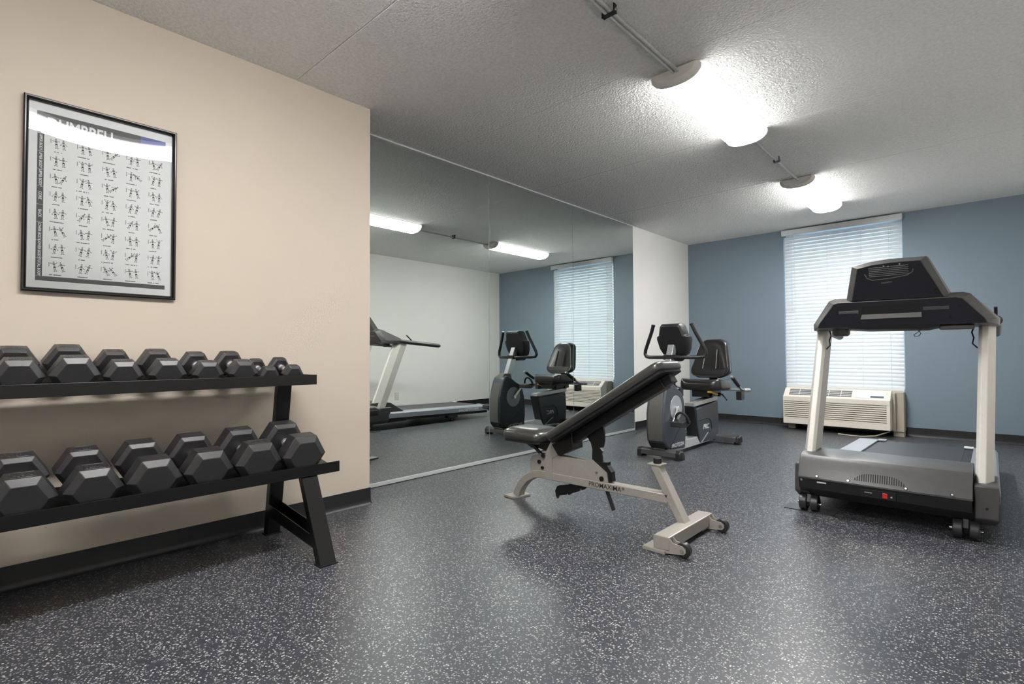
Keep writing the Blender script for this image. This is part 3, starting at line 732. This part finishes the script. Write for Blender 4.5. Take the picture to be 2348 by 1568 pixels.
for s_ in (-1, 1):
    t.part('crank_disc', MB().cyl(B(s_ * .080, .138, .425), B(s_ * .091, .138, .425), .112, 48), M['disc'], bevel=.003)
    t.part('seam_trim', MB().tube([B(s_ * .0865, .02 + .31 * f, .095 + .19 * math.sin(f * math.pi / 2) ** 1.2) for f in [i / 8 for i in range(9)]], .003, 6), M['blackplastic'])
    cu_, cz_ = (-.118, -.118) if s_ > 0 else (.122, .122)
    e = (.138 + cu_, .425 + cz_)
    t.part('crank_arm', MB().bar(B(s_ * .108, .138, .425), B(s_ * .113, e[0], e[1]), .013, .026, (1, 0, 0)).cyl(B(s_ * .092, .138, .425), B(s_ * .118, .138, .425), .021, 16), M['chrome'], smooth=30, bevel=.002)
    pb = MB().prism([B(s_ * .124, e[0] + u, e[1] + z) for u, z in ((-.075, -.022), (-.068, .018), (.055, .030), (.105, .020), (.100, -.004), (.03, -.030))], (s_ * .105, 0, 0))
    pe = t.part('pedal', pb, M['blackplastic'], smooth=0, bevel=.006)
    loop = [B(s_ * (.176 + .062 * math.cos(a)), e[0] + .045 - .02 * math.sin(a), e[1] + .004 + .088 * math.sin(a)) for a in [math.pi * i / 12 for i in range(13)]]
    t.sub(pe, 'pedal_strap', MB().tube(loop, .011, 8), M['blackplastic'])
    t.sub(pe, 'pedal_axle', MB().cyl(B(s_ * .108, *e), B(s_ * .130, *e), .009, 10), M['chrome'])
for s_, rz in ((1, 90), (-1, -90)):
    t.text('brand_lettering', 'PROTEON', .046, M['white'], B(s_ * .0866, .170, .100), (90, 0, rz), 'CENTER', offset=.0012, sx=1.15)
# mast, console, handlebar
t.part('console_mast', MB().loft([[B(-.030, u0, z0), B(.030, u0, z0), B(.030, u1, z1), B(-.030, u1, z1)] for u0, z0, u1, z1 in ((.085, .650, .170, .640), (.232, .990, .292, .975))]), M['alu'], bevel=.005, smooth=30)
oc = [(-.066, .886), (-.108, .900), (-.134, .950), (-.152, 1.035), (-.150, 1.062), (-.128, 1.076), (-.106, 1.160), (-.088, 1.180), (.088, 1.180), (.106, 1.160), (.128, 1.076), (.150, 1.062), (.152, 1.035), (.134, .950), (.108, .900), (.066, .886)]
def con(k, off, zc=1.03): return [B(v * k, .275 - (z - .886) * .24 + off, zc + (z - zc) * k) for v, z in oc]
cons = t.part('console', MB().loft([con(.82, 0), con(.94, .008), con(1, .034), con(1, .110), con(.95, .122)]), M['blackplastic'], smooth=30, bevel=.003)
t.sub(cons, 'display_screen', MB().prism([B(v, .392 - (z - .886) * .24 + .006, z) for v, z in ((-.075, .99), (.075, .99), (.075, 1.12), (-.075, 1.12))], (0, .004, 0)), M['bluegrey'], smooth=0)
t.sub(cons, 'rear_recess', MB().prism([B(v, .272 - (z - .886) * .24, z) for v, z in ((-.034, 1.010), (.034, 1.010), (.034, 1.035), (-.034, 1.035))], (0, .004, 0)), M['under'], smooth=0)
t.sub(cons, 'lower_boot', MB().loft([[B(v * k, u, z) for v, u in ((-.07, .255), (.07, .255), (.07, .40), (-.07, .40))] for k, z, u in ((.55, .835, 0), (1.0, .865, 0), (1.0, .895, 0))]), M['blackplastic'], bevel=.012, smooth=30)
hb = [(-.188, .262, 1.166), (-.214, .272, 1.10), (-.262, .290, 1.00), (-.290, .300, .940), (-.296, .304, .905), (-.280, .300, .880), (-.235, .268, .874), (-.12, .215, .874), (0, .196, .874)]
full = hb + [(-a, b, c) for a, b, c in reversed(hb[:-1])]
h_ = t.part('handlebar', MB().tube([B(*q) for q in full], .0165, 12), M['blackplastic'])
for s_ in (-1, 1):
    t.sub(h_, 'end_cap', MB().cyl(B(s_ * .188, .262, 1.164), B(s_ * .184, .260, 1.178), .0185, 12), M['blackplastic'], bevel=.003)
t.part('bar_clamp', MB().bar(B(-.05, .200, .874), B(.05, .200, .874), .05, .045, (0, 1, 0)), M['blackplastic'], bevel=.006, smooth=0)
# rear shroud
rs = [(.618, .376), (.628, .350), (.650, .220), (.690, .100), (.700, .040), (1.10, .030), (1.165, .085), (1.175, .240), (1.160, .418), (.95, .404)]
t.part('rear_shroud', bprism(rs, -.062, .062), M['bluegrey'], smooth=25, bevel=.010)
t.part('shroud_nose', MB().loft([[B(-.055, u, z), B(.055, u, z), B(.058, u + .05, z), B(-.058, u + .05, z)] for u, z in ((.588, .402), (.606, .340), (.642, .220), (.680, .105), (.690, .045))]), M['blackplastic'], bevel=.006, smooth=30)
for s_, rz in ((1, 90), (-1, -90)):
    t.part('badge_outline', MB().tube([B(s_ * .0635, u, z) for u, z in ((.66, .262), (.84, .272), (.92, .262), (.965, .225), (.985, .160), (.97, .135), (.93, .130))], .0045, 6), M['blackplastic'])
    t.text('badge_lettering', 'PRC', .066, M['white'], B(s_ * .0626, .845, .188), (90, 0, rz), 'CENTER', offset=.0015, shear=.25, sx=1.15)
    t.part('badge_stripe', MB().bar(B(s_ * .063, .735, .045), B(s_ * .063, .895, .125), .003, .012, (1, 0, 0)), M['disc'], smooth=0)
t.part('seat_rail', MB().prism([B(-.045, u, z) for u, z in ((.612, .398), (.612, .430), (1.20, .474), (1.20, .426), (.95, .412))], (.09, 0, 0)), M['alu'], smooth=0, bevel=.003)
t.part('seat_carriage', MB().box(*[q for q in (OX - .085, OX + .085, OY + .86, OY + 1.20, .474, .548)]), M['blacksteel'], smooth=0, bevel=.006)
t.part('carriage_roller', MB().cyl(B(-.10, .93, .488), B(.10, .93, .488), .020, 14).cyl(B(-.10, 1.12, .488), B(.10, 1.12, .488), .020, 14), M['blacksteel'])
t.part('adjust_lever', MB().tube([B(.10, .80, .532), B(.13, .83, .528), B(.135, .93, .500), B(.12, 1.0, .498)], .009, 8), M['yellow'], label='yellow seat adjusting lever')
t.part('cable_loop', MB().tube([B(.10, 1.12, .50), B(.125, 1.17, .46), B(.13, 1.22, .425), B(.11, 1.24, .44), B(.09, 1.20, .49)], .006, 8), M['blackplastic'])
def sp(u, v, h):  # saddle-like seat: raised sides and nose
    rise = .016 * (abs(v) / .2) ** 2 + .018 * math.exp(-((u - .86) / .05) ** 2)
    return Vector(B(v, u, .556 + h + (rise if h > .05 else 0)))
t.part('seat_cushion', pad_mesh(sp, .80, 1.20, -.205, .205, .085, [(.02, -.012), (.006, -.006), (.0, .012), (.0, .050), (.006, .062), (.02, .070), (.05, .072), (.09, .066)], 7), M['leather'], smooth=60)
t.part('seat_tray', pad_mesh(sp, .82, 1.18, -.185, .185, .07, [(0, -.014), (0, .001)], 4), M['blacksteel'], smooth=30)
# backrest: front face leans back
def hwid(f):  # half width along the height fraction
    return (.150 + .052 * math.sin(min(1, f / .18) * math.pi / 2)) if f < .18 else .202 - .072 * ((f - .18) / .82) ** 1.15
def back_ring(ins, dpt, bulge=0):
    pts = []; n = 16
    fs_ = [i / n for i in range(n + 1)]
    left = []; 
    for f in fs_:
        w = hwid(f)
        if f > .86: w -= .060 * ((f - .86) / .14) ** 2.2
        if f < .10: w -= .045 * ((.10 - f) / .10) ** 2
        w = max(.02, w - ins); z = .656 + ins + f * (.400 - 2 * ins); u = 1.060 + (z - .656) * .36
        left.append((w, u, z))
    for w, u, z in left: pts.append(B(w, u + dpt, z))
    for w, u, z in reversed(left): pts.append(B(-w, u + dpt, z))
    return pts
t.part('backrest', MB().loft([back_ring(.055, .014), back_ring(.022, .002), back_ring(.008, .004), back_ring(0, .018), back_ring(0, .092), back_ring(.012, .112), back_ring(.05, .120)]), M['leather'], smooth=50)
for s_ in (-1, 1):
    rbm = MB().tube([B(s_ * (.068 - .010 * f), 1.060 + (.094 + .20 * f) * .36 + .001, .750 + .20 * f) for f in [i / 6 for i in range(7)]], .006, 8)
    t.part('lumbar_rib', rbm, M['leather'])
t.part('lumbar_panel', MB().prism([B(v, 1.060 + (z - .656) * .36 + .0, z) for v, z in ((-.150, .690), (.150, .690), (.165, .745), (-.165, .745))], (0, .012, 0)), M['blackplastic'], smooth=0, bevel=.004)
t.part('back_support', MB().bar(B(0, 1.17, .50), B(0, 1.275, .86), .09, .03, (1, 0, 0)), M['alu'], bevel=.004, smooth=0)
for s_ in (-1, 1):
    ga = t.part('side_handle', MB().tube([B(s_ * .10, 1.17, .535), B(s_ * .25, 1.17, .540), B(s_ * .318, 1.15, .540), B(s_ * .332, 1.05, .556), B(s_ * .332, .80, .690)], .012, 12), M['alu'])
    t.sub(ga, 'hand_grip', MB().cyl(B(s_ * .332, .985, .591), B(s_ * .332, .825, .677), .019, 14), M['blackplastic'], bevel=.004)
    t.sub(ga, 'sensor_box', MB().box(OX + s_ * .315 - .026, OX + s_ * .315 + .026, OY + 1.03, OY + 1.12, .450, .532), M['blackplastic'], smooth=0, bevel=.005)
    t.sub(ga, 'handle_knob', MB().cyl(B(s_ * .325, 1.15, .540), B(s_ * .365, 1.20, .540), .018, 14), M['alu'], bevel=.004)

# ------------------------------------------------------------------ treadmill
TX0, TX1 = -.858, .018
TXC = (TX0 + TX1) / 2
t = Thing('treadmill', 'black and ivory treadmill seen from its motor end beside the right wall', 'treadmill', (TXC, 4.3, 0))
def yprism(poly, x0, x1): return MB().prism([(x0, y, z) for y, z in poly], (x1 - x0, 0, 0))
def deck(y): return .200 - .020 * (y - 3.9)
# motor hood, with a slightly bowed front
HX0, HX1 = -.832, -.080
rings = []
for i in range(9):
    f = i / 8; x = HX0 + (HX1 - HX0) * f; b = .012 * (1 - (2 * f - 1) ** 2)
    rings.append([(x, y - (b if k in (0, 1, 2) else 0), z) for k, (y, z) in enumerate([(3.305, .203), (3.352, .302), (3.372, .322), (3.400, .331), (3.560, .336), (3.66, .325), (3.86, .205), (3.86, .19), (3.40, .19)])])
hood = t.part('motor_hood', MB().loft(rings), M['greyplastic'], smooth=25, bevel=.004)
def hoodpt(x, z, off):   # point on the hood's front face
    f = (x - HX0) / (HX1 - HX0); b = .012 * (1 - (2 * f - 1) ** 2)
    return (x, 3.305 + (z - .203) * .475 - b - off, z)
vent = MB()
for i in range(22):
    x = -.556 + i * .0100
    arch = 1 - ((i - 10.5) / 11.5) ** 4
    z0, z1 = .2235, .2235 + max(.010, .040 * arch)
    vent._add([hoodpt(x, z0, .0012), hoodpt(x + .0052, z0, .0012), hoodpt(x + .0052, z1, .0012), hoodpt(x, z1, .0012)], [(0, 1, 2, 3)])
o = t.sub(hood, 'vent_slots', vent, M['under'], smooth=0)
scw = MB(); dr = MB()
for x, z in ((-.735, .2165), (-.585, .2165), (-.335, .2165), (-.155, .2165)):
    p_ = Vector(hoodpt(x, z, 0)); n_ = Vector((0, -.903, .43))
    scw.cyl(p_, p_ + n_ * .003, .005, 10); dr.cyl(p_ - n_ * .002, p_ + n_ * .0012, .0085, 12)
t.sub(hood, 'hood_screw', scw, M['screw']); t.sub(hood, 'screw_washer', dr, M['under'])
t.sub(hood, 'hood_seam', MB().loft([[tuple(Vector(hoodpt(HX0 + (HX1 - HX0) * i / 8, .2035, .002)) + Vector((0, dy, dz))) for dy, dz in ((0, 0), (0, -.003), (.004, -.003), (.004, 0))] for i in range(9)]), M['midgrey'], smooth=0)
# black pan under the hood, with switch and socket
pan = t.part('motor_pan', yprism([(3.303, .200), (3.318, .140), (3.36, .095), (3.46, .078), (3.90, .085), (3.90, .200)], HX0 + .004, HX1 - .004), M['blackplastic'], smooth=0, bevel=.003)
t.sub(pan, 'power_switch', MB().box(-.434, -.412, 3.300, 3.325, .150, .176), M['red'], smooth=0, bevel=.002)
t.sub(pan, 'switch_plate', MB().box(-.530, -.375, 3.306, 3.322, .142, .184), M['under'], smooth=0, bevel=.002)
t.sub(pan, 'plate_screw', MB().cyl((-.395, 3.303, .160), (-.395, 3.31, .160), .005, 10).cyl((-.812, 3.300, .188), (-.812, 3.308, .188), .006, 10), M['screw'])
t.sub(pan, 'cable_clip', MB().box(-.512, -.478, 3.302, 3.31, .166, .171), M['screw'], smooth=0)
t.sub(pan, 'rating_label', MB().box(-.735, -.690, 3.3055, 3.309, .180, .188), M['white'], smooth=0)
# casters
for xs in ((-.815, -.758), (-.140, -.078)):
    xm = sum(xs) / 2
    br = t.part('caster_bracket', MB().prism([(xm - .012, 3.345, .030), (xm - .012, 3.375, .028), (xm - .012, 3.46, .085), (xm - .012, 3.46, .11), (xm - .012, 3.36, .10), (xm - .012, 3.335, .06)], (.024, 0, 0)), M['blacksteel'], smooth=0, bevel=.003)
    for x in xs:
        cz = .0505 if xs[0] < -.5 else .0455
        t.sub(br, 'caster_wheel', MB().cyl((x - .019, 3.365, cz), (x + .019, 3.365, cz), .045, 28), M['rubber'], bevel=.005)
    t.sub(br, 'caster_axle', MB().cyl((xs[0] - .032, 3.365, .0455), (xs[1] + .032, 3.365, .0455), .007, 10), M['screw'])
# deck, belt and rails
t.part('running_belt', MB().loft([[(x, y, z) for x, z in ((-.665, deck(y) - .002), (-.165, deck(y) - .002), (-.165, deck(y) - .018), (-.665, deck(y) - .018))] for y in (3.60, 5.335)]), M['belt'], smooth=0, bevel=.002)
t.part('belt_margin', MB().loft([[(x, y, z) for x, z in ((-.716, deck(y) - .006), (-.112, deck(y) - .006), (-.112, deck(y) - .030), (-.716, deck(y) - .030))] for y in (3.60, 5.325)]), M['beltedge'], smooth=0)
t.part('rear_roller', MB().cyl((-.69, 5.345, deck(5.345) - .030), (-.14, 5.345, deck(5.345) - .030), .028, 18), M['blackplastic'])
for s_, (xa, xb) in ((-1, (TX0, -.712)), (1, (-.116, TX1))):
    xo, xi = (xa, xb) if s_ < 0 else (xb, xa)
    dx = .012 if s_ < 0 else -.012
    rl = t.part('side_rail', MB().loft([[(x, y, deck(y) + z) for x, z in ((xo, -.070), (xo, -.014), (xo + dx, .004), (xi, .006), (xi, -.070))] for y in (3.62, 5.305)]), M['rail'], smooth=30, bevel=.003)
    t.part('frame_tube', MB().loft([[(x, y, deck(y) + z) for x, z in ((xo + dx, -.070), (xi, -.070), (xi, -.108), (xo + dx * 1.4, -.104))] for y in (3.62, 5.30)]), M['blacksteel'], smooth=0)
    t.part('rail_end_cap', MB().loft([[(x, y, deck(y) + z - d) for x, z in ((xo, -.072), (xo, -.012), (xo + dx, .006), (xi, .008), (xi, -.072))] for y, d in ((5.303, 0), (5.37, .004), (5.392, .014))]), M['blackplastic'], smooth=30, bevel=.005)
    t.part('belt_guide', MB().box(min(xi, xi - s_ * .055), max(xi, xi - s_ * .055), 5.255, 5.315, deck(5.3) + .002, deck(5.3) + .012), M['trimwhite' if s_ > 0 else 'rail'], smooth=0, bevel=.002)
    t.part('leveling_foot', MB().cyl((xo + dx * 4, 4.66, 0), (xo + dx * 4, 4.66, .012), .026, 16).cyl((xo + dx * 4, 4.66, .012), (xo + dx * 4, 4.66, .085), .010, 10), M['blacksteel'])
    t.part('foot_housing', MB().box(min(xo + dx, xo + dx * 7), max(xo + dx, xo + dx * 7), 4.56, 4.74, .050, .092), M['blackplastic'], smooth=0, bevel=.006)
    if s_ < 0:
        t.text('rail_lettering', 'PROTEON', .042, M['white'], (xo - .0008, 4.93, deck(4.93) - .043), (90, 0, -90), 'CENTER', offset=.0008, sx=1.9, par=rl)
    # uprights: ivory, leaning away from the camera, bevelled on the inner front edge
    base_p = [(-.842, .078), (-.812, -.008), (-.786, -.012), (-.773, .012), (-.773, .165), (-.800, .172), (-.842, .165)]
    prof_ = base_p if s_ < 0 else [(-.846 - x, y) for x, y in base_p]
    sh = .012 if s_ < 0 else .024
    t.part('upright_post', MB().loft([[(x + dxx, y0 + y, z) for x, y in prof_] for y0, z, dxx in ((3.360, .165, 0), (3.405, .250, 0), (3.745, 1.060, sh))]), M['ivory'], smooth=20, bevel=.003)
    bx0, bx1 = (TX0 + .0, -.792 - .0) if s_ < 0 else (-.078, .014)
    if s_ < 0: bx1 = -.826 + .05
    t.part('post_boot', MB().loft([[(x, y, z) for x, y in ((bx0 + i_, ya + i_), (bx1 - i_, ya + i_), (bx1 - i_, yb - i_), (bx0 + i_, yb - i_))] for z, i_, ya, yb in ((.080, .012, 3.365, 3.60), (.115, .001, 3.338, 3.62), (.268, .0, 3.352, 3.66), (.272, .006, 3.358, 3.655))]), M['greyplastic'], smooth=20, bevel=.006)
    t.part('boot_bolt', MB().cyl(((bx0 + bx1) / 2, 3.338, .165), ((bx0 + bx1) / 2, 3.35, .165), .006, 10), M['under'])
    xh = -.818 if s_ < 0 else .020
    xh = xh + (0 if s_ < 0 else .0)
    t.part('hand_rail', MB().tube([(xh, 3.80, 1.078), (xh, 3.93, 1.066), (xh, 4.42, 1.028), (xh, 4.445, 1.026)], [.027, .0265, .026, .017], 14), M['rim'])
    t.part('control_toggle', MB().bar((xh, 3.985, 1.090), (xh, 3.905, 1.155), .016, .012, (1, 0, 0)), M['blackplastic'], smooth=0, bevel=.003)
# console wing
def wing(pts, y): return [(x, y + dy, z) for x, z, dy in pts]
cw = [
    [(-.775, 1.058, 3.575), (-.765, 1.082, 3.568), (-.683, 1.192, 3.535), (-.660, 1.200, 3.532), (-.130, 1.196, 3.532), (-.105, 1.188, 3.535), (-.020, 1.080, 3.568), (-.012, 1.058, 3.575)],
    [(-.806, 1.050, 3.635), (-.806, 1.084, 3.625), (-.715, 1.218, 3.585), (-.685, 1.230, 3.580), (-.105, 1.224, 3.580), (-.075, 1.214, 3.585), (.020, 1.084, 3.625), (.022, 1.050, 3.635)],
    [(-.826, 1.046, 3.72), (-.828, 1.085, 3.715), (-.745, 1.190, 3.665), (-.700, 1.215, 3.650), (-.095, 1.210, 3.650), (-.050, 1.186, 3.665), (.036, 1.085, 3.715), (.034, 1.046, 3.72)],
    [(-.828, 1.046, 3.84), (-.830, 1.085, 3.845), (-.800, 1.115, 3.83), (-.730, 1.125, 3.80), (-.070, 1.122, 3.80), (.004, 1.112, 3.83), (.036, 1.085, 3.845), (.034, 1.046, 3.84)],
]
wing_o = t.part('console_wing', MB().loft([[(x, y, z) for x, z, y in r_] for r_ in cw]), M['rim'], smooth=25, bevel=.003)
def wf(z): return 3.575 - (z - 1.058) * .303    # front plane of the wing
t.sub(wing_o, 'back_panel', MB().prism([(x, wf(z) - .0012, z) for x, z in ((-.772, 1.058), (-.762, 1.082), (-.681, 1.190), (-.658, 1.1965), (-.132, 1.1925), (-.107, 1.185), (-.023, 1.080), (-.015, 1.058))], (0, .004, 0)), M['consoleblack'], smooth=0)
def slotbox(x0, x1, z0, z1, d0, d1): return MB().prism([(x0, wf(z0) - d0, z0), (x1, wf(z0) - d0, z0), (x1, wf(z1) - d0, z1), (x0, wf(z1) - d0, z1)], (0, d0 - d1, 0))
t.sub(wing_o, 'cable_channel', slotbox(-.545, -.275, 1.128, 1.172, .0018, .0), M['under'], smooth=0)
t.sub(wing_o, 'channel_cover', MB().prism([(-.552, wf(1.098) - .012, 1.098), (-.274, wf(1.098) - .012, 1.098), (-.274, wf(1.125) - .002, 1.126), (-.545, wf(1.125) - .002, 1.126)], (0, .006, 0)), M['midgrey'], smooth=0, bevel=.002)
t.sub(wing_o, 'grab_slot', slotbox(-.658, -.560, 1.134, 1.150, .004, .0), M['midgrey'], smooth=0, bevel=.002)
t.sub(wing_o, 'grab_slot', slotbox(-.268, -.160, 1.134, 1.152, .004, .0), M['greyplastic'], smooth=0, bevel=.002)
sw = MB()
for x, z in ((-.706, 1.135), (-.738, 1.085), (-.662, 1.096), (-.118, 1.150), (-.155, 1.096), (-.062, 1.096)):
    p_ = Vector((x, wf(z) - .001, z)); sw.cyl(p_, p_ + Vector((0, -.003, -.001)), .005, 8)
t.sub(wing_o, 'panel_screw', sw, M['blacksteel'])
t.sub(wing_o, 'underside_lip', MB().loft([[(x, y, z) for y, z in ((3.57, 1.060), (3.578, 1.050 - d), (3.64, 1.040 - d), (3.70, 1.046), (3.70, 1.06))] for x, d in ((-.62, .0), (-.52, .010), (-.25, .012), (-.20, .0))]), M['blackplastic'], smooth=30)
for xc in (-.675, -.150):
    t.sub(wing_o, 'cup_well', MB().loft([[(xc + r_ * math.cos(2 * math.pi * k / 20), 3.70 + r_ * math.sin(2 * math.pi * k / 20), z) for k in range(20)] for r_, z in ((.048, 1.06), (.046, 1.020), (.034, 1.008))]) if xc < -.4 else MB().box(-.205, -.065, 3.60, 3.68, 1.030, 1.052), M['greyplastic'], bevel=.004)
# display panel
dp = [
    [(-.588, 1.206, 3.530), (-.548, 1.378, 3.452), (-.480, 1.391, 3.446), (-.395, 1.396, 3.444), (-.265, 1.392, 3.446), (-.178, 1.200, 3.5335)],
    [(-.622, 1.206, 3.562), (-.577, 1.396, 3.478), (-.490, 1.413, 3.470), (-.395, 1.419, 3.468), (-.242, 1.414, 3.470), (-.152, 1.200, 3.562)],
    [(-.630, 1.200, 3.640), (-.585, 1.396, 3.520), (-.490, 1.415, 3.508), (-.395, 1.421, 3.505), (-.236, 1.415, 3.508), (-.140, 1.195, 3.640)],
]
disp = t.part('display_panel', MB().loft([[(x, y, z) for x, z, y in r_] for r_ in dp]), M['rim'], smooth=25, bevel=.003)
def df(z): return 3.530 - (z - 1.206) * .453
t.sub(disp, 'display_back', MB().prism([(x, df(z) - .0012, z) for x, z in ((-.586, 1.208), (-.546, 1.376), (-.480, 1.389), (-.395, 1.394), (-.267, 1.390), (-.181, 1.202))], (0, .004, 0)), M['consoleblack'], smooth=0)
rim = [(-.515, 1.345), (-.505, 1.322), (-.480, 1.310), (-.40, 1.313), (-.325, 1.323), (-.303, 1.337), (-.298, 1.352)]
t.sub(disp, 'speaker_rim', MB().tube([(x, df(z) - .002, z) for x, z in rim], .0028, 6), M['midgrey'])
sl = MB()
for k in range(6):
    z = 1.328 + k * .009
    sl.box(-.495, -.318, df(z) - .0028, df(z) - .0008, z, z + .0035)
t.sub(disp, 'speaker_slats', sl, M['greyplastic'], smooth=0)
t.sub(disp, 'back_latch', MB().prism([(x, df(z) - .006, z) for x, z in ((-.442, 1.288), (-.394, 1.292), (-.394, 1.299), (-.442, 1.295))], (0, .006, 0)), M['midgrey'], smooth=0)
ds = MB()
for x, z in ((-.425, 1.380), (-.405, 1.376), (-.355, 1.383)):
    p_ = Vector((x, df(z) - .001, z)); ds.cyl(p_, p_ + Vector((0, -.003, -.001)), .0042, 8)
t.sub(disp, 'bright_screw', ds, M['screw'])
ds = MB()
for x, z in ((-.567, 1.235), (-.212, 1.240), (-.275, 1.372), (-.540, 1.352)):
    p_ = Vector((x, df(z) - .001, z)); ds.cyl(p_, p_ + Vector((0, -.002, -.001)), .006, 8)
t.sub(disp, 'panel_screw', ds, M['under'])
for xc, sg in ((-.748, 1), (-.068, -1)):
    t.part('post_cable', MB().tube([(xc, 3.76, 1.045), (xc + sg * .010, 3.745, 1.015), (xc + sg * .002, 3.735, .985), (xc + sg * .008, 3.725, .955), (xc - sg * .012, 3.72, .93)], .004, 6), M['blackplastic'])
t.part('safety_cord', MB().tube([(-.300, 3.60, 1.042), (-.292, 3.598, 1.028), (-.284, 3.60, 1.012), (-.292, 3.60, .998), (-.310, 3.60, .996), (-.314, 3.60, 1.006), (-.296, 3.60, 1.018), (-.286, 3.60, 1.030), (-.280, 3.60, 1.042)], .0022, 6), M['blackplastic'])

# ------------------------------------------------------------------ rubber mat under the treadmill wheels
o = link_mesh('rubber_mat', MB().prism([(-.912, 3.335, 0), (-.660, 3.338, 0), (-.664, 3.468, 0), (-.918, 3.462, 0)], (0, 0, .0)) if False else MB().box(-.915, -.662, 3.336, 3.465, 0.0, .005), M['matrubber'], smooth=0)
tag(o, 'small flat rubber mat lying under the left front wheels of the treadmill', 'mat')
